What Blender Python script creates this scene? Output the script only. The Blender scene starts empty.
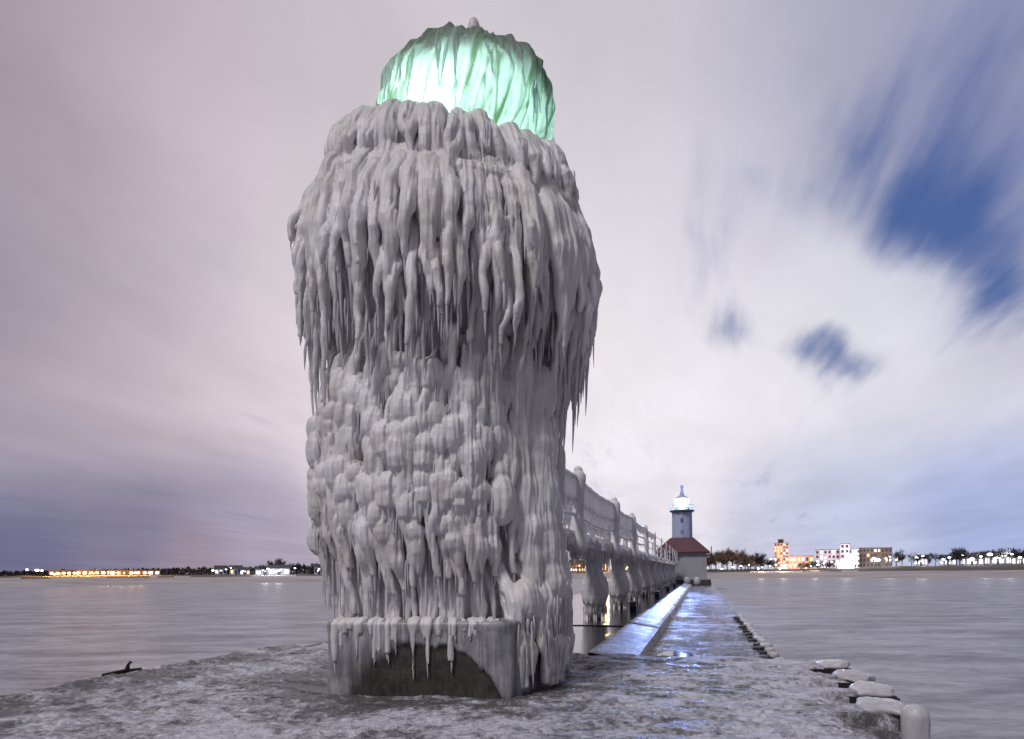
import bpy, math, random
import numpy as np
from mathutils import Vector

S = bpy.context.scene
COL = S.collection
R = math.radians
random.seed(7)
rng = np.random.default_rng(7)

# ------------------------------------------------------------------ camera
CAM_Z, FPX, HOR = 1.6, 650.0, 572.0
cam_d = bpy.data.cameras.new('camera')
cam = bpy.data.objects.new('camera', cam_d)
COL.objects.link(cam)
cam.location = (0, 0, CAM_Z)
cam_d.sensor_width = 36
cam_d.lens = 36 * FPX / 1024
cam_d.shift_y = (HOR - 369.5) / 1024
cam_d.clip_start, cam_d.clip_end = 0.1, 6000
from mathutils import Matrix
cam.rotation_euler = (Matrix.Rotation(R(90), 4, 'X') @ Matrix.Rotation(R(-0.5), 4, 'Z')).to_euler()
S.camera = cam

# ------------------------------------------------------------------ colour management
S.view_settings.view_transform = 'Standard'
S.view_settings.look = 'None'
S.view_settings.exposure = 0.0
S.view_settings.gamma = 1.0
S.view_settings.use_curve_mapping = False
S.render.engine = 'CYCLES'
S.cycles.use_denoising = True
S.cycles.max_bounces = 8
S.cycles.sample_clamp_indirect = 6.0
S.cycles.caustics_reflective = False
S.cycles.caustics_refractive = False


def lin(c):
    return tuple((x / 12.92 if x <= .04045 else ((x + .055) / 1.055) ** 2.4) for x in [k / 255 for k in c])


# ------------------------------------------------------------------ sky (world)
SUN_EL, SUN_AZ = R(52), R(222)          # the moon-like key: behind the camera, to the left
world = bpy.data.worlds.new('World')
S.world = world
world.use_nodes = True
W = world.node_tree
W.nodes.clear()


class NT:
    """small helper for building node trees"""
    def __init__(self, tree):
        self.t = tree

    def n(self, kind, **kw):
        nd = self.t.nodes.new(kind)
        for k, val in kw.items():
            setattr(nd, k, val)
        return nd

    def put(self, sock, val):
        if val is None:
            return
        if isinstance(val, bpy.types.NodeSocket):
            self.t.links.new(val, sock)
        else:
            sock.default_value = val

    def m(self, op, a, b=None, c=None, clamp=False):
        nd = self.n('ShaderNodeMath', operation=op)
        nd.use_clamp = clamp
        self.put(nd.inputs[0], a)
        self.put(nd.inputs[1], b)
        self.put(nd.inputs[2], c)
        return nd.outputs[0]

    def vm(self, op, a, b=None, out=0):
        nd = self.n('ShaderNodeVectorMath', operation=op)
        self.put(nd.inputs[0], a)
        if b is not None:
            if op == 'SCALE':
                self.put(nd.inputs['Scale'], b)
            else:
                self.put(nd.inputs[1], b)
        return nd.outputs[out]

    def noise(self, vec, scale, detail=4, rough=.55, dist=0.0):
        nd = self.n('ShaderNodeTexNoise')
        self.put(nd.inputs['Vector'], vec)
        nd.inputs['Scale'].default_value = scale
        nd.inputs['Detail'].default_value = detail
        nd.inputs['Roughness'].default_value = rough
        nd.inputs['Distortion'].default_value = dist
        return nd.outputs['Fac']

    def ss(self, x, a, b, lo=0.0, hi=1.0):
        nd = self.n('ShaderNodeMapRange', interpolation_type='SMOOTHSTEP')
        self.put(nd.inputs['Value'], x)
        nd.inputs['From Min'].default_value = a
        nd.inputs['From Max'].default_value = b
        nd.inputs['To Min'].default_value = lo
        nd.inputs['To Max'].default_value = hi
        return nd.outputs['Result']

    def mix(self, f, a, b, blend='MIX'):
        nd = self.n('ShaderNodeMix', data_type='RGBA', blend_type=blend)
        self.put(nd.inputs[0], f)
        self.put(nd.inputs[6], a if not isinstance(a, tuple) else (*a[:3], 1))
        self.put(nd.inputs[7], b if not isinstance(b, tuple) else (*b[:3], 1))
        return nd.outputs[2]

    def scaled(self, vec, s, rot=(0, 0, 0)):
        nd = self.n('ShaderNodeMapping')
        self.put(nd.inputs['Vector'], vec)
        nd.inputs['Scale'].default_value = s
        nd.inputs['Rotation'].default_value = rot
        return nd.outputs[0]


def sky_dir(px, py):
    """the compass direction a patch of cloud stands in"""
    x, y = (px - 512) / FPX, (HOR - py) / FPX
    v = Vector((x, 1, y))
    return v.normalized()


w = NT(W)
tc = w.n('ShaderNodeTexCoord')
d = w.vm('NORMALIZE', tc.outputs['Generated'])
sep = w.n('ShaderNodeSeparateXYZ')
w.put(sep.inputs[0], d)
dz = w.m('MAXIMUM', sep.outputs[2], 0.0)
# cloud layer: a flat plane overhead, drifting along the pier's heading -> long-exposure streaks
WIND = math.atan(180 / FPX)
inv = w.m('DIVIDE', 1.0, w.m('ADD', dz, 0.06))
px_ = w.m('MULTIPLY', sep.outputs[0], inv)
py_ = w.m('MULTIPLY', sep.outputs[1], inv)
across = w.m('SUBTRACT', w.m('MULTIPLY', px_, math.cos(WIND)), w.m('MULTIPLY', py_, math.sin(WIND)))
along = w.m('ADD', w.m('MULTIPLY', px_, math.sin(WIND)), w.m('MULTIPLY', py_, math.cos(WIND)))
comb = w.n('ShaderNodeCombineXYZ')
w.put(comb.inputs[0], across)
w.put(comb.inputs[1], along)
plane = comb.outputs[0]
streak = w.noise(w.scaled(plane, (2.4, .62, 1)), 1.0, 6, .55, .35)
streak_f = w.noise(w.scaled(plane, (6.5, .9, 1)), 1.0, 4, .6, .15)
puff = w.noise(w.scaled(plane, (.9, .45, 1)), 1.0, 5, .55, .5)
billow = w.noise(d, 5.0, 5, .55, .3)
wob = w.noise(d, 2.2, 3, .5)
# jitter the direction a little so that the broad tones have cloud-like borders
jn = w.n('ShaderNodeTexNoise')
w.put(jn.inputs['Vector'], d)
jn.inputs['Scale'].default_value = 3.2
jn.inputs['Detail'].default_value = 5
jit = w.vm('SCALE', w.vm('SUBTRACT', jn.outputs['Color'], (.5, .5, .5)), .13)
dj = w.vm('NORMALIZE', w.vm('ADD', d, jit))
# broad tones of the overcast: (direction, colour, tightness)
TONES = [
    ((10, 10), (138, 126, 140), 60), ((110, 20), (172, 160, 170), 60), ((60, 110), (170, 158, 169), 60), ((200, 90), (203, 191, 199), 50), ((330, 20), (196, 186, 196), 50),
    ((246, 206), (219, 209, 216), 50), ((120, 190), (196, 184, 193), 60), ((10, 170), (140, 129, 144), 80), ((16, 266), (110, 104, 124), 110), ((100, 280), (166, 156, 170), 90), ((190, 310), (190, 179, 190), 90),
    ((156, 400), (215, 199, 206), 110), ((60, 360), (180, 166, 178), 120), ((20, 390), (176, 163, 177), 120), ((90, 435), (196, 182, 193), 160), ((250, 400), (222, 209, 216), 90),
    ((30, 445), (150, 148, 166), 220), ((46, 508), (98, 99, 134), 260), ((150, 520), (118, 116, 146), 260), ((110, 480), (132, 130, 156), 260), ((220, 490), (158, 151, 172), 220), ((280, 520), (164, 156, 178), 260),
    ((10, 540), (104, 104, 136), 400), ((200, 566), (160, 144, 158), 700), ((20, 568), (118, 116, 146), 700), ((110, 560), (134, 127, 150), 500), ((300, 566), (176, 166, 182), 600),
    ((300, 330), (227, 217, 223), 70), ((450, 10), (206, 199, 208), 40), ((560, 60), (212, 207, 214), 40), ((666, 106), (217, 213, 219), 40),
    ((640, 300), (235, 229, 235), 50), ((656, 440), (243, 238, 243), 60), ((760, 400), (236, 232, 240), 90), ((800, 280), (231, 230, 238), 120), ((880, 310), (226, 226, 236), 160),
    ((900, 440), (230, 229, 239), 110), ((1000, 400), (214, 211, 224), 110), ((1010, 310), (188, 187, 206), 160), ((770, 30), (176, 173, 195), 60), ((900, 20), (164, 163, 190), 80), ((850, 150), (172, 172, 198), 110),
    ((740, 200), (205, 202, 217), 90), ((970, 60), (146, 150, 184), 110), ((1010, 200), (134, 142, 184), 160),
    ((966, 508), (158, 173, 219), 260), ((1015, 520), (160, 174, 218), 260), ((860, 520), (182, 190, 222), 260), ((780, 520), (198, 201, 224), 260), ((880, 562), (200, 205, 230), 600), ((1000, 558), (178, 190, 228), 600),
    ((760, 558), (202, 202, 224), 600), ((620, 545), (230, 224, 233), 220), ((660, 500), (236, 231, 239), 160), ((400, 480), (228, 218, 226), 110), ((600, 565), (226, 216, 224), 500),
]
acc_c = None
acc_w = None
for (pos, colr, k) in TONES:
    dv = sky_dir(*pos)
    dot = w.vm('DOT_PRODUCT', dj, tuple(dv), out=1)
    wt = w.m('MULTIPLY', w.m('EXPONENT', w.m('MULTIPLY', w.m('SUBTRACT', dot, 1.0), float(k) * 1.6)), (k / 60) ** .5)
    c = w.vm('SCALE', lin(colr), wt)
    acc_c = c if acc_c is None else w.vm('ADD', acc_c, c)
    acc_w = wt if acc_w is None else w.m('ADD', acc_w, wt)
# far from the town (overhead and behind the camera) the clouds are dimmer
FAR_C = (.17, .162, .192)
acc_c = w.vm('ADD', acc_c, w.vm('SCALE', FAR_C, .004))
acc_w = w.m('ADD', acc_w, .004)
cloud = w.vm('SCALE', acc_c, w.m('DIVIDE', 1.0, acc_w))
# long soft brightness variation inside the cloud
var = w.m('ADD', w.ss(streak, .25, .75, .955, 1.045), w.ss(puff, .25, .75, -.06, .06))
var = w.m('MULTIPLY', var, w.ss(billow, .25, .75, .95, 1.05))
cloud = w.vm('SCALE', cloud, var)
# gaps that show the clear night sky
GAPS = [((880, 215), 600, .42), ((930, 215), 500, .40), ((972, 250), 600, .52), ((915, 180), 300, .20), ((985, 290), 1600, .3), ((1000, 150), 420, .30), ((1030, 50), 300, .34), ((835, 160), 500, .24), ((870, 100), 500, .18),
        ((815, 60), 420, .10), ((930, 40), 420, .10),
        ((806, 342), 1500, .62), ((838, 331), 1700, .66), ((862, 366), 1500, .82), ((100, 200), 25, -.14), ((400, 200), 25, -.10), ((738, 318), 1000, .62), ((735, 225), 700, .16), ((760, 180), 700, .14), ((990, 350), 900, .22),
        ((790, 285), 500, -.34), ((890, 312), 900, -.46), ((960, 420), 120, -.2)]
gap = w.m('ADD', w.m('MULTIPLY', w.m('SUBTRACT', streak, .5), 1.3), w.m('MULTIPLY', w.m('SUBTRACT', streak_f, .5), .85))
gap = w.m('ADD', gap, w.m('MULTIPLY', w.m('SUBTRACT', billow, .5), .7))
jit2 = w.vm('SCALE', w.vm('SUBTRACT', jn.outputs['Color'], (.5, .5, .5)), .16)
dg = w.vm('NORMALIZE', w.vm('ADD', d, jit2))
for (pos, k, amp) in GAPS:
    dot = w.vm('DOT_PRODUCT', dg, tuple(sky_dir(*pos)), out=1)
    wt = w.m('EXPONENT', w.m('MULTIPLY', w.m('SUBTRACT', dot, 1.0), float(k)))
    gap = w.m('ADD', gap, w.m('MULTIPLY', wt, amp))
# only the part of the sky over the lake end of the pier has gaps
gapm = w.ss(w.m('SUBTRACT', gap, .05), .0, .86)
sky = w.n('ShaderNodeTexSky', sky_type='NISHITA')
sky.sun_disc = False
sky.sun_elevation = SUN_EL
sky.sun_rotation = SUN_AZ
clear = w.vm('MULTIPLY', sky.outputs[0], (.055, .046, .057))
clear = w.mix(.72, clear, (.078, .148, .395))
skyc = w.mix(gapm, cloud, clear)
bg = w.n('ShaderNodeBackground')
w.put(bg.inputs['Color'], w.vm('SCALE', skyc, 10.0))
bg.inputs['Strength'].default_value = 0.1
wo = w.n('ShaderNodeOutputWorld')
w.t.links.new(bg.outputs[0], wo.inputs[0])

# weak broad key through the overcast
sun_d = bpy.data.lights.new('sun', 'SUN')
sun_d.energy = 1.95
sun_d.angle = R(13)
sun_d.color = (1, .95, .95)
sun = bpy.data.objects.new('sun', sun_d)
COL.objects.link(sun)
sun.rotation_euler = (R(90) - SUN_EL, 0, -SUN_AZ + math.pi)

# ------------------------------------------------------------------ helpers
PIER_A = math.atan(190 / FPX)
SU, CU = math.sin(PIER_A), math.cos(PIER_A)


def pw(u, v, z=0.0):
    """pier coordinates (along, right, up) -> world"""
    return (u * SU + v * CU, u * CU - v * SU, z)


def pwa(u, v, z):
    return np.stack([u * SU + v * CU, u * CU - v * SU, z], -1)


_perm = np.random.default_rng(3).permutation(256)
_perm = np.concatenate([_perm, _perm, _perm])
_grad = np.random.default_rng(4).normal(size=(256, 3))
_grad /= np.linalg.norm(_grad, axis=1)[:, None]


def perlin(P):
    P = np.asarray(P, float)
    I = np.floor(P).astype(int)
    F = P - I
    I &= 255
    U = F * F * F * (F * (F * 6 - 15) + 10)
    out = 0
    for dx in (0, 1):
        for dy in (0, 1):
            for dz_ in (0, 1):
                h = _perm[_perm[_perm[(I[..., 0] + dx) & 255] + ((I[..., 1] + dy) & 255)] + ((I[..., 2] + dz_) & 255)]
                g = _grad[h]
                dd = (F[..., 0] - dx) * g[..., 0] + (F[..., 1] - dy) * g[..., 1] + (F[..., 2] - dz_) * g[..., 2]
                wt = (U[..., 0] if dx else 1 - U[..., 0]) * (U[..., 1] if dy else 1 - U[..., 1]) * (U[..., 2] if dz_ else 1 - U[..., 2])
                out = out + dd * wt
    return out * 1.6


def fbm(P, octs=4, gain=.5):
    a, s, t = 1.0, 0.0, 0.0
    P = np.asarray(P, float)
    for i in range(octs):
        s = s + a * perlin(P * (2 ** i) + 17.3 * i)
        t += a
        a *= gain
    return s / t


def sstep(x, a, b):
    t = np.clip((x - a) / (b - a), 0, 1)
    return t * t * (3 - 2 * t)


def link(name, me, mat=None, parent=None, smooth=True):
    o = bpy.data.objects.new(name, me)
    COL.objects.link(o)
    if mat is not None and not me.materials:
        me.materials.append(mat)
    if smooth and len(me.polygons):
        me.polygons.foreach_set('use_smooth', np.ones(len(me.polygons), bool))
    if parent is not None:
        o.parent = parent
    return o


def tag(o, label=None, cat=None, group=None, kind=None):
    if label: o['label'] = label
    if cat: o['category'] = cat
    if group: o['group'] = group
    if kind: o['kind'] = kind
    return o


def empty(name, loc, rz=0.0, label=None, cat=None, group=None):
    o = bpy.data.objects.new(name, None)
    COL.objects.link(o)
    o.empty_display_size = .2
    o.location = loc
    o.rotation_euler = (0, 0, rz)
    return tag(o, label, cat, group)


class MB:
    """collects shapes for one mesh"""
    def __init__(self):
        self.v, self.f, self.nv = [], [], 0

    def add(self, V, F):
        V = np.asarray(V, float).reshape(-1, 3)
        self.v.append(V)
        self.f.extend([tuple(int(i) + self.nv for i in q) for q in F])
        self.nv += len(V)

    def box(self, x0, x1, y0, y1, z0, z1, top=1.0):
        cx, cy = (x0 + x1) / 2, (y0 + y1) / 2
        V = [(x0, y0, z0), (x1, y0, z0), (x1, y1, z0), (x0, y1, z0)]
        V += [(cx + (x - cx) * top, cy + (y - cy) * top, z1) for x, y, _ in V]
        self.add(V, [(3, 2, 1, 0), (4, 5, 6, 7), (0, 1, 5, 4), (1, 2, 6, 5), (2, 3, 7, 6), (3, 0, 4, 7)])

    def ubox(self, u0, u1, v0, v1, z0, z1):
        V = [pw(u0, v0, z0), pw(u0, v1, z0), pw(u1, v1, z0), pw(u1, v0, z0), pw(u0, v0, z1), pw(u0, v1, z1), pw(u1, v1, z1), pw(u1, v0, z1)]
        self.add(V, [(3, 2, 1, 0), (4, 5, 6, 7), (0, 1, 5, 4), (1, 2, 6, 5), (2, 3, 7, 6), (3, 0, 4, 7)])

    def tube(self, pts, rad, n=8, cap=True, ph=0.0):
        pts = np.asarray(pts, float)
        rad = np.asarray(rad, float) * np.ones(len(pts))
        T = np.gradient(pts, axis=0)
        T /= np.linalg.norm(T, axis=1)[:, None] + 1e-9
        ref = np.array([0, 0, 1.0]) if abs(T[0, 2]) < .8 else np.array([1.0, 0, 0])
        A = np.zeros_like(T)
        c_ = np.cross(T[0], ref)
        for q in range(len(T)):
            c_ = c_ - T[q] * (c_ @ T[q])
            c_ = c_ / (math.sqrt(c_ @ c_) + 1e-9)
            A[q] = c_
        B = np.cross(T, A)
        a = np.arange(n) / n * 2 * math.pi + ph
        ring = pts[:, None] + rad[:, None, None] * (np.cos(a)[None, :, None] * A[:, None] + np.sin(a)[None, :, None] * B[:, None])
        m = len(pts)
        F = []
        for i in range(m - 1):
            for j in range(n):
                k = (j + 1) % n
                F.append((i * n + j, i * n + k, (i + 1) * n + k, (i + 1) * n + j))
        V = ring.reshape(-1, 3)
        if cap:
            V = np.concatenate([V, pts[:1], pts[-1:]])
            for j in range(n):
                k = (j + 1) % n
                F.append((m * n, k, j))
                F.append((m * n + 1, (m - 1) * n + j, (m - 1) * n + k))
        self.add(V, F)

    def ball(self, c, r, n=10, m=7):
        r = np.asarray(r, float) * np.ones(3)
        V, F = [], []
        for i in range(1, m):
            t = math.pi * i / m
            for j in range(n):
                a = 2 * math.pi * j / n
                V.append((math.sin(t) * math.cos(a), math.sin(t) * math.sin(a), math.cos(t)))
        V += [(0, 0, 1), (0, 0, -1)]
        for i in range(m - 2):
            for j in range(n):
                k = (j + 1) % n
                F.append((i * n + j, (i + 1) * n + j, (i + 1) * n + k, i * n + k))
        top, bot = (m - 1) * n, (m - 1) * n + 1
        for j in range(n):
            k = (j + 1) % n
            F.append((top, j, k))
            F.append((bot, (m - 2) * n + k, (m - 2) * n + j))
        self.add(np.array(V) * r + np.asarray(c, float), F)

    def lathe(self, prof, c=(0, 0, 0), n=24, close=True):
        V, F = [], []
        for (r_, z_) in prof:
            for j in range(n):
                a = 2 * math.pi * j / n
                V.append((c[0] + r_ * math.cos(a), c[1] + r_ * math.sin(a), c[2] + z_))
        for i in range(len(prof) - 1):
            for j in range(n):
                k = (j + 1) % n
                F.append((i * n + j, i * n + k, (i + 1) * n + k, (i + 1) * n + j))
        if close:
            F.append(tuple(range(n))[::-1])
            F.append(tuple(range((len(prof) - 1) * n, len(prof) * n)))
        self.add(V, F)

    def mesh(self, name):
        me = bpy.data.meshes.new(name)
        me.from_pydata(np.concatenate(self.v).tolist(), [], self.f)
        me.validate()
        me.update()
        return me

    def build(self, name, mat, parent=None, smooth=False):
        return link(name, self.mesh(name), mat, parent, smooth)


def grid_mesh(name, X, wrap=False):
    """X: (n, m, 3) array of points -> quad sheet (wrap closes the second axis)"""
    n, m = X.shape[:2]
    idx = np.arange(n * m).reshape(n, m)
    if wrap:
        idx = np.concatenate([idx, idx[:, :1]], 1)
    q = np.stack([idx[:-1, :-1], idx[:-1, 1:], idx[1:, 1:], idx[1:, :-1]], -1).reshape(-1, 4)
    me = bpy.data.meshes.new(name)
    me.vertices.add(n * m)
    me.vertices.foreach_set('co', X.reshape(-1).astype(np.float32))
    me.loops.add(q.size)
    me.loops.foreach_set('vertex_index', q.reshape(-1).astype(np.int32))
    me.polygons.add(len(q))
    me.polygons.foreach_set('loop_start', np.arange(0, q.size, 4, dtype=np.int32))
    me.update(calc_edges=True)
    return me


# ------------------------------------------------------------------ materials
def mat(name):
    m = bpy.data.materials.new(name)
    m.use_nodes = True
    t = NT(m.node_tree)
    b = m.node_tree.nodes['Principled BSDF']
    return m, t, b


def geo(t):
    return t.n('ShaderNodeNewGeometry').outputs['Position']


def bump(t, b, h, dist, strength=1.0):
    nd = t.n('ShaderNodeBump')
    nd.inputs['Distance'].default_value = dist
    nd.inputs['Strength'].default_value = strength
    t.put(nd.inputs['Height'], h)
    t.put(b.inputs['Normal'], nd.outputs[0])


def plain(name, c, rough=.7, c2=None, scale=3.0, metal=0.0, bmp=0.0, stretch=(1, 1, 1), spec=.4):
    m, t, b = mat(name)
    tcn = t.n('ShaderNodeTexCoord').outputs['Object']
    nz = t.noise(t.scaled(tcn, stretch), scale, 5, .6)
    c2 = c2 or tuple(x * .7 for x in c)
    t.put(b.inputs['Base Color'], t.mix(t.ss(nz, .3, .7), c, c2))
    b.inputs['Roughness'].default_value = rough
    b.inputs['Metallic'].default_value = metal
    b.inputs['Specular IOR Level'].default_value = spec
    if bmp:
        bump(t, b, nz, bmp)
    return m


def glow(name, c, s):
    m = bpy.data.materials.new(name)
    m.use_nodes = True
    t = m.node_tree
    t.nodes.clear()
    e = t.nodes.new('ShaderNodeEmission')
    e.inputs[0].default_value = (*c, 1)
    e.inputs[1].default_value = s
    o = t.nodes.new('ShaderNodeOutputMaterial')
    t.links.new(e.outputs[0], o.inputs[0])
    return m


def make_ice(name, c1, c2, rough=.28, sss=.28, fine=1.0):
    m, t, b = mat(name)
    p = geo(t)
    big = t.noise(p, 1.3, 4, .6)
    strk = t.noise(t.scaled(p, (9, 9, 1.1)), 1.0, 4, .6)
    f = t.m('ADD', t.m('MULTIPLY', big, .6), t.m('MULTIPLY', strk, .4))
    t.put(b.inputs['Base Color'], t.mix(t.ss(f, .36, .64), c1, c2))
    t.put(b.inputs['Roughness'], t.ss(strk, .3, .7, rough - .1, rough + .12))
    b.inputs['Specular IOR Level'].default_value = .45
    b.inputs['Subsurface Weight'].default_value = sss
    b.inputs['Subsurface Radius'].default_value = (.9, 1.0, 1.1)
    b.inputs['Subsurface Scale'].default_value = .05
    g1 = t.noise(t.scaled(p, (22, 22, 5)), 1.0, 5, .6)
    g2 = t.noise(p, 70, 3, .65)
    h = t.m('ADD', g1, t.m('MULTIPLY', g2, .6))
    bump(t, b, h, .012 * fine, .9)
    return m


ICE = make_ice('tower_ice', (.75, .74, .765), (.60, .578, .56))
ICE_WALK = make_ice('catwalk_ice', (.76, .75, .78), (.62, .61, .64), .46, .15, 1.0)


def thin_ice(name, c1, c2, k):
    m = make_ice(name, c1, c2, .3, 0.0, .6)
    t = NT(m.node_tree)
    tr = t.n('ShaderNodeBsdfTranslucent')
    tr.inputs['Color'].default_value = (.93, .93, .96, 1)
    mx = t.n('ShaderNodeMixShader')
    mx.inputs[0].default_value = k
    b = m.node_tree.nodes['Principled BSDF']
    t.t.links.new(b.outputs[0], mx.inputs[1])
    t.t.links.new(tr.outputs[0], mx.inputs[2])
    t.t.links.new(mx.outputs[0], m.node_tree.nodes['Material Output'].inputs[0])
    return m


ICE_THIN = thin_ice('thin_ice', (.76, .75, .80), (.64, .63, .67), .6)
ICE_CLEAR = thin_ice('icicle_ice', (.72, .71, .74), (.60, .58, .61), .3)
ICE_CAP = make_ice('cap_ice', (.56, .55, .58), (.40, .385, .41), .3, .2, .6)

# ice lit from inside on the lantern
m, t, b = mat('lantern_ice')
p = geo(t)
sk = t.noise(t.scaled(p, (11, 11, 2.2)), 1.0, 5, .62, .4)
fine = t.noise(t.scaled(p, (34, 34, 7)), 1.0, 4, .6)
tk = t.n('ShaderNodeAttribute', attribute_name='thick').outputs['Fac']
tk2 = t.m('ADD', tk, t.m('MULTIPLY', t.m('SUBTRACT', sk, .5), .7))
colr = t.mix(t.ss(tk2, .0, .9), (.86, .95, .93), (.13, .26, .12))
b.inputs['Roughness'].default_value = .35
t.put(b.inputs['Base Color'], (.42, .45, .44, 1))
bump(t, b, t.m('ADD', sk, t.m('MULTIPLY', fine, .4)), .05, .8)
tr = t.n('ShaderNodeBsdfTranslucent')
t.put(tr.inputs['Color'], colr)
mx = t.n('ShaderNodeMixShader')
mx.inputs[0].default_value = .62
t.t.links.new(b.outputs[0], mx.inputs[1])
t.t.links.new(tr.outputs[0], mx.inputs[2])
t.t.links.new(mx.outputs[0], t.t.nodes['Material Output'].inputs[0])
LANTERN_ICE = m

# frosted pier top
def frost(name, lo=.40, hi=.60, ice1=(.56, .56, .64), ice2=(.36, .36, .42), dark=(.075, .07, .08), rough=(.22, .5), scale=1.0, bd=.03, hw=(1.0, .55, .22)):
    m, t, b = mat(name)
    p = geo(t)
    n0 = t.noise(p, .55 * scale, 4, .6, .3)
    n1 = t.noise(t.scaled(p, (1, 1, .3)), 3.2 * scale, 6, .68, .6)
    n2 = t.noise(p, 13 * scale, 5, .65, .3)
    n3 = t.noise(p, 42 * scale, 3, .6)
    f = t.m('ADD', t.m('ADD', t.m('MULTIPLY', n0, .40), t.m('MULTIPLY', n1, .32)), t.m('MULTIPLY', n2, .28))
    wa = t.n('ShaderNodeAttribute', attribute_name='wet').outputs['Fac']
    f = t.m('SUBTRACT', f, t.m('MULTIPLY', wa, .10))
    k = t.ss(f, lo, hi)
    ice = t.mix(t.ss(t.m('ADD', t.m('MULTIPLY', n2, .5), t.m('MULTIPLY', n3, .5)), .36, .64), ice2, ice1)
    t.put(b.inputs['Base Color'], t.mix(k, dark, ice))
    t.put(b.inputs['Roughness'], t.ss(f, lo, hi, rough[0], rough[1]))
    b.inputs['Specular IOR Level'].default_value = .5
    h = t.m('ADD', t.m('ADD', t.m('MULTIPLY', n1, hw[0]), t.m('MULTIPLY', n2, hw[1])), t.m('MULTIPLY', n3, hw[2]))
    bump(t, b, h, bd, .9)
    return m


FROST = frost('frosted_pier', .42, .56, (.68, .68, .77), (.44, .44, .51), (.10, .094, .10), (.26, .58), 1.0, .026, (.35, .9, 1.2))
WET = frost('wet_pier', .48, .60, (.50, .51, .62), (.28, .29, .37), (.03, .03, .036), (.05, .45), .9, .06, (1.0, .7, .5))
WALK = frost('wet_walk', .52, .70, (.36, .35, .39), (.20, .19, .22), (.035, .033, .036), (.07, .30), .6, .006)
SLAB = frost('slab_ice', .36, .60, (.60, .62, .72), (.45, .47, .56), (.20, .20, .26), (.12, .30), 1.2, .035)

# slushy water, smoothed by the long exposure
m, t, b = mat('slush_water')
p = geo(t)
s1 = t.noise(t.scaled(p, (.16, .55, 1), (0, 0, R(8))), 1.0, 6, .6, .4)
s2 = t.noise(t.scaled(p, (.55, 1.2, 1), (0, 0, R(-14))), 1.0, 6, .65, .9)
s3 = t.noise(t.scaled(p, (3, 6, 1), (0, 0, R(4))), 1.0, 4, .6, .5)
f = t.m('ADD', t.m('ADD', t.m('MULTIPLY', s1, .42), t.m('MULTIPLY', s2, .38)), t.m('MULTIPLY', s3, .2))
t.put(b.inputs['Base Color'], t.mix(t.ss(f, .34, .66), (.145, .143, .172), (.43, .425, .48)))
b.inputs['Roughness'].default_value = .5
b.inputs['Specular IOR Level'].default_value = .28
bump(t, b, f, .09, .5)
WATER = m

CONCRETE = None
m, t, b = mat('dark_concrete')
p = geo(t)
n1 = t.noise(t.scaled(p, (3, 3, .8)), 1.0, 5, .6)
n2 = t.noise(p, 9, 5, .65)
t.put(b.inputs['Base Color'], t.mix(t.ss(t.m('ADD', t.m('MULTIPLY', n1, .6), t.m('MULTIPLY', n2, .4)), .35, .65), (.058, .048, .038), (.032, .029, .030)))
b.inputs['Roughness'].default_value = .55
bump(t, b, n2, .02, .6)
CONCRETE = m

m, t, b = mat('base_ice')
p = geo(t)
n1 = t.noise(t.scaled(p, (14, 14, 1.0)), 1.0, 5, .62)
n2 = t.noise(p, 2.2, 4, .6)
icec = t.mix(t.ss(t.m('ADD', t.m('MULTIPLY', n1, .55), t.m('MULTIPLY', n2, .45)), .36, .64), (.42, .42, .45), (.17, .17, .185))
n3 = t.noise(p, 9, 5, .65)
n4 = t.noise(p, 26, 4, .7)
conc = t.mix(t.ss(t.m('ADD', t.m('MULTIPLY', n3, .5), t.m('MULTIPLY', n1, .5)), .38, .62), (.070, .060, .050), (.026, .024, .025))
conc = t.mix(t.ss(n4, .60, .72), conc, (.15, .148, .155))
ka = t.n('ShaderNodeAttribute', attribute_name='ice').outputs['Fac']
k = t.ss(t.m('ADD', ka, t.m('MULTIPLY', t.m('SUBTRACT', n1, .5), .5)), .15, .75)
t.put(b.inputs['Base Color'], t.mix(k, conc, icec))
t.put(b.inputs['Roughness'], t.ss(k, 0, 1, .5, .26))
bump(t, b, t.m('ADD', n1, t.m('MULTIPLY', n3, .3)), .03, .7)
BASE_ICE = m

STEEL = plain('rusty_steel', (.028, .022, .022), .6, (.012, .011, .012), 6)
DARK = plain('dark_metal', (.045, .045, .05), .5)
WHITEW = plain('painted_wall', (.36, .37, .40), .6, (.30, .31, .335), 1.5, stretch=(1, 1, .25))
TOWERP = plain('painted_tower', (.42, .48, .70), .5, (.35, .40, .58), 2.5, stretch=(1, 1, .2))
REDROOF = plain('red_roof', (.115, .031, .031), .55, (.075, .024, .025), 2.0)
BLUEP = plain('blue_paint', (.030, .035, .13), .4, (.02, .022, .07), 8)
SAND = plain('beach_sand', (.42, .385, .40), .9, (.27, .24, .25), .05, stretch=(1, 3, 1))
TERRAIN_M = plain('dune_grass', (.085, .065, .05), .95, (.05, .042, .036), .08)
BARK = plain('bark', (.05, .036, .028), .9)
TWIG = plain('winter_twigs', (.21, .145, .125), .9, (.13, .09, .08), .6)
TWIG_D = plain('dark_twigs', (.045, .040, .042), .9, (.028, .026, .03), .6)
EVER = plain('evergreen', (.035, .04, .035), .9, (.02, .024, .022), .8)
BRICK = plain('red_brick', (.29, .165, .135), .8, (.22, .125, .10), 1.2)
BROWNB = plain('brown_cladding', (.095, .068, .058), .8, (.06, .045, .042), 1.2)
PALEB = plain('pale_render', (.42, .38, .46), .8, (.34, .31, .38), .6)
ROOFD = plain('dark_roof', (.05, .05, .06), .7)
GLASS_D = plain('dark_glass', (.03, .035, .05), .1)
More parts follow.
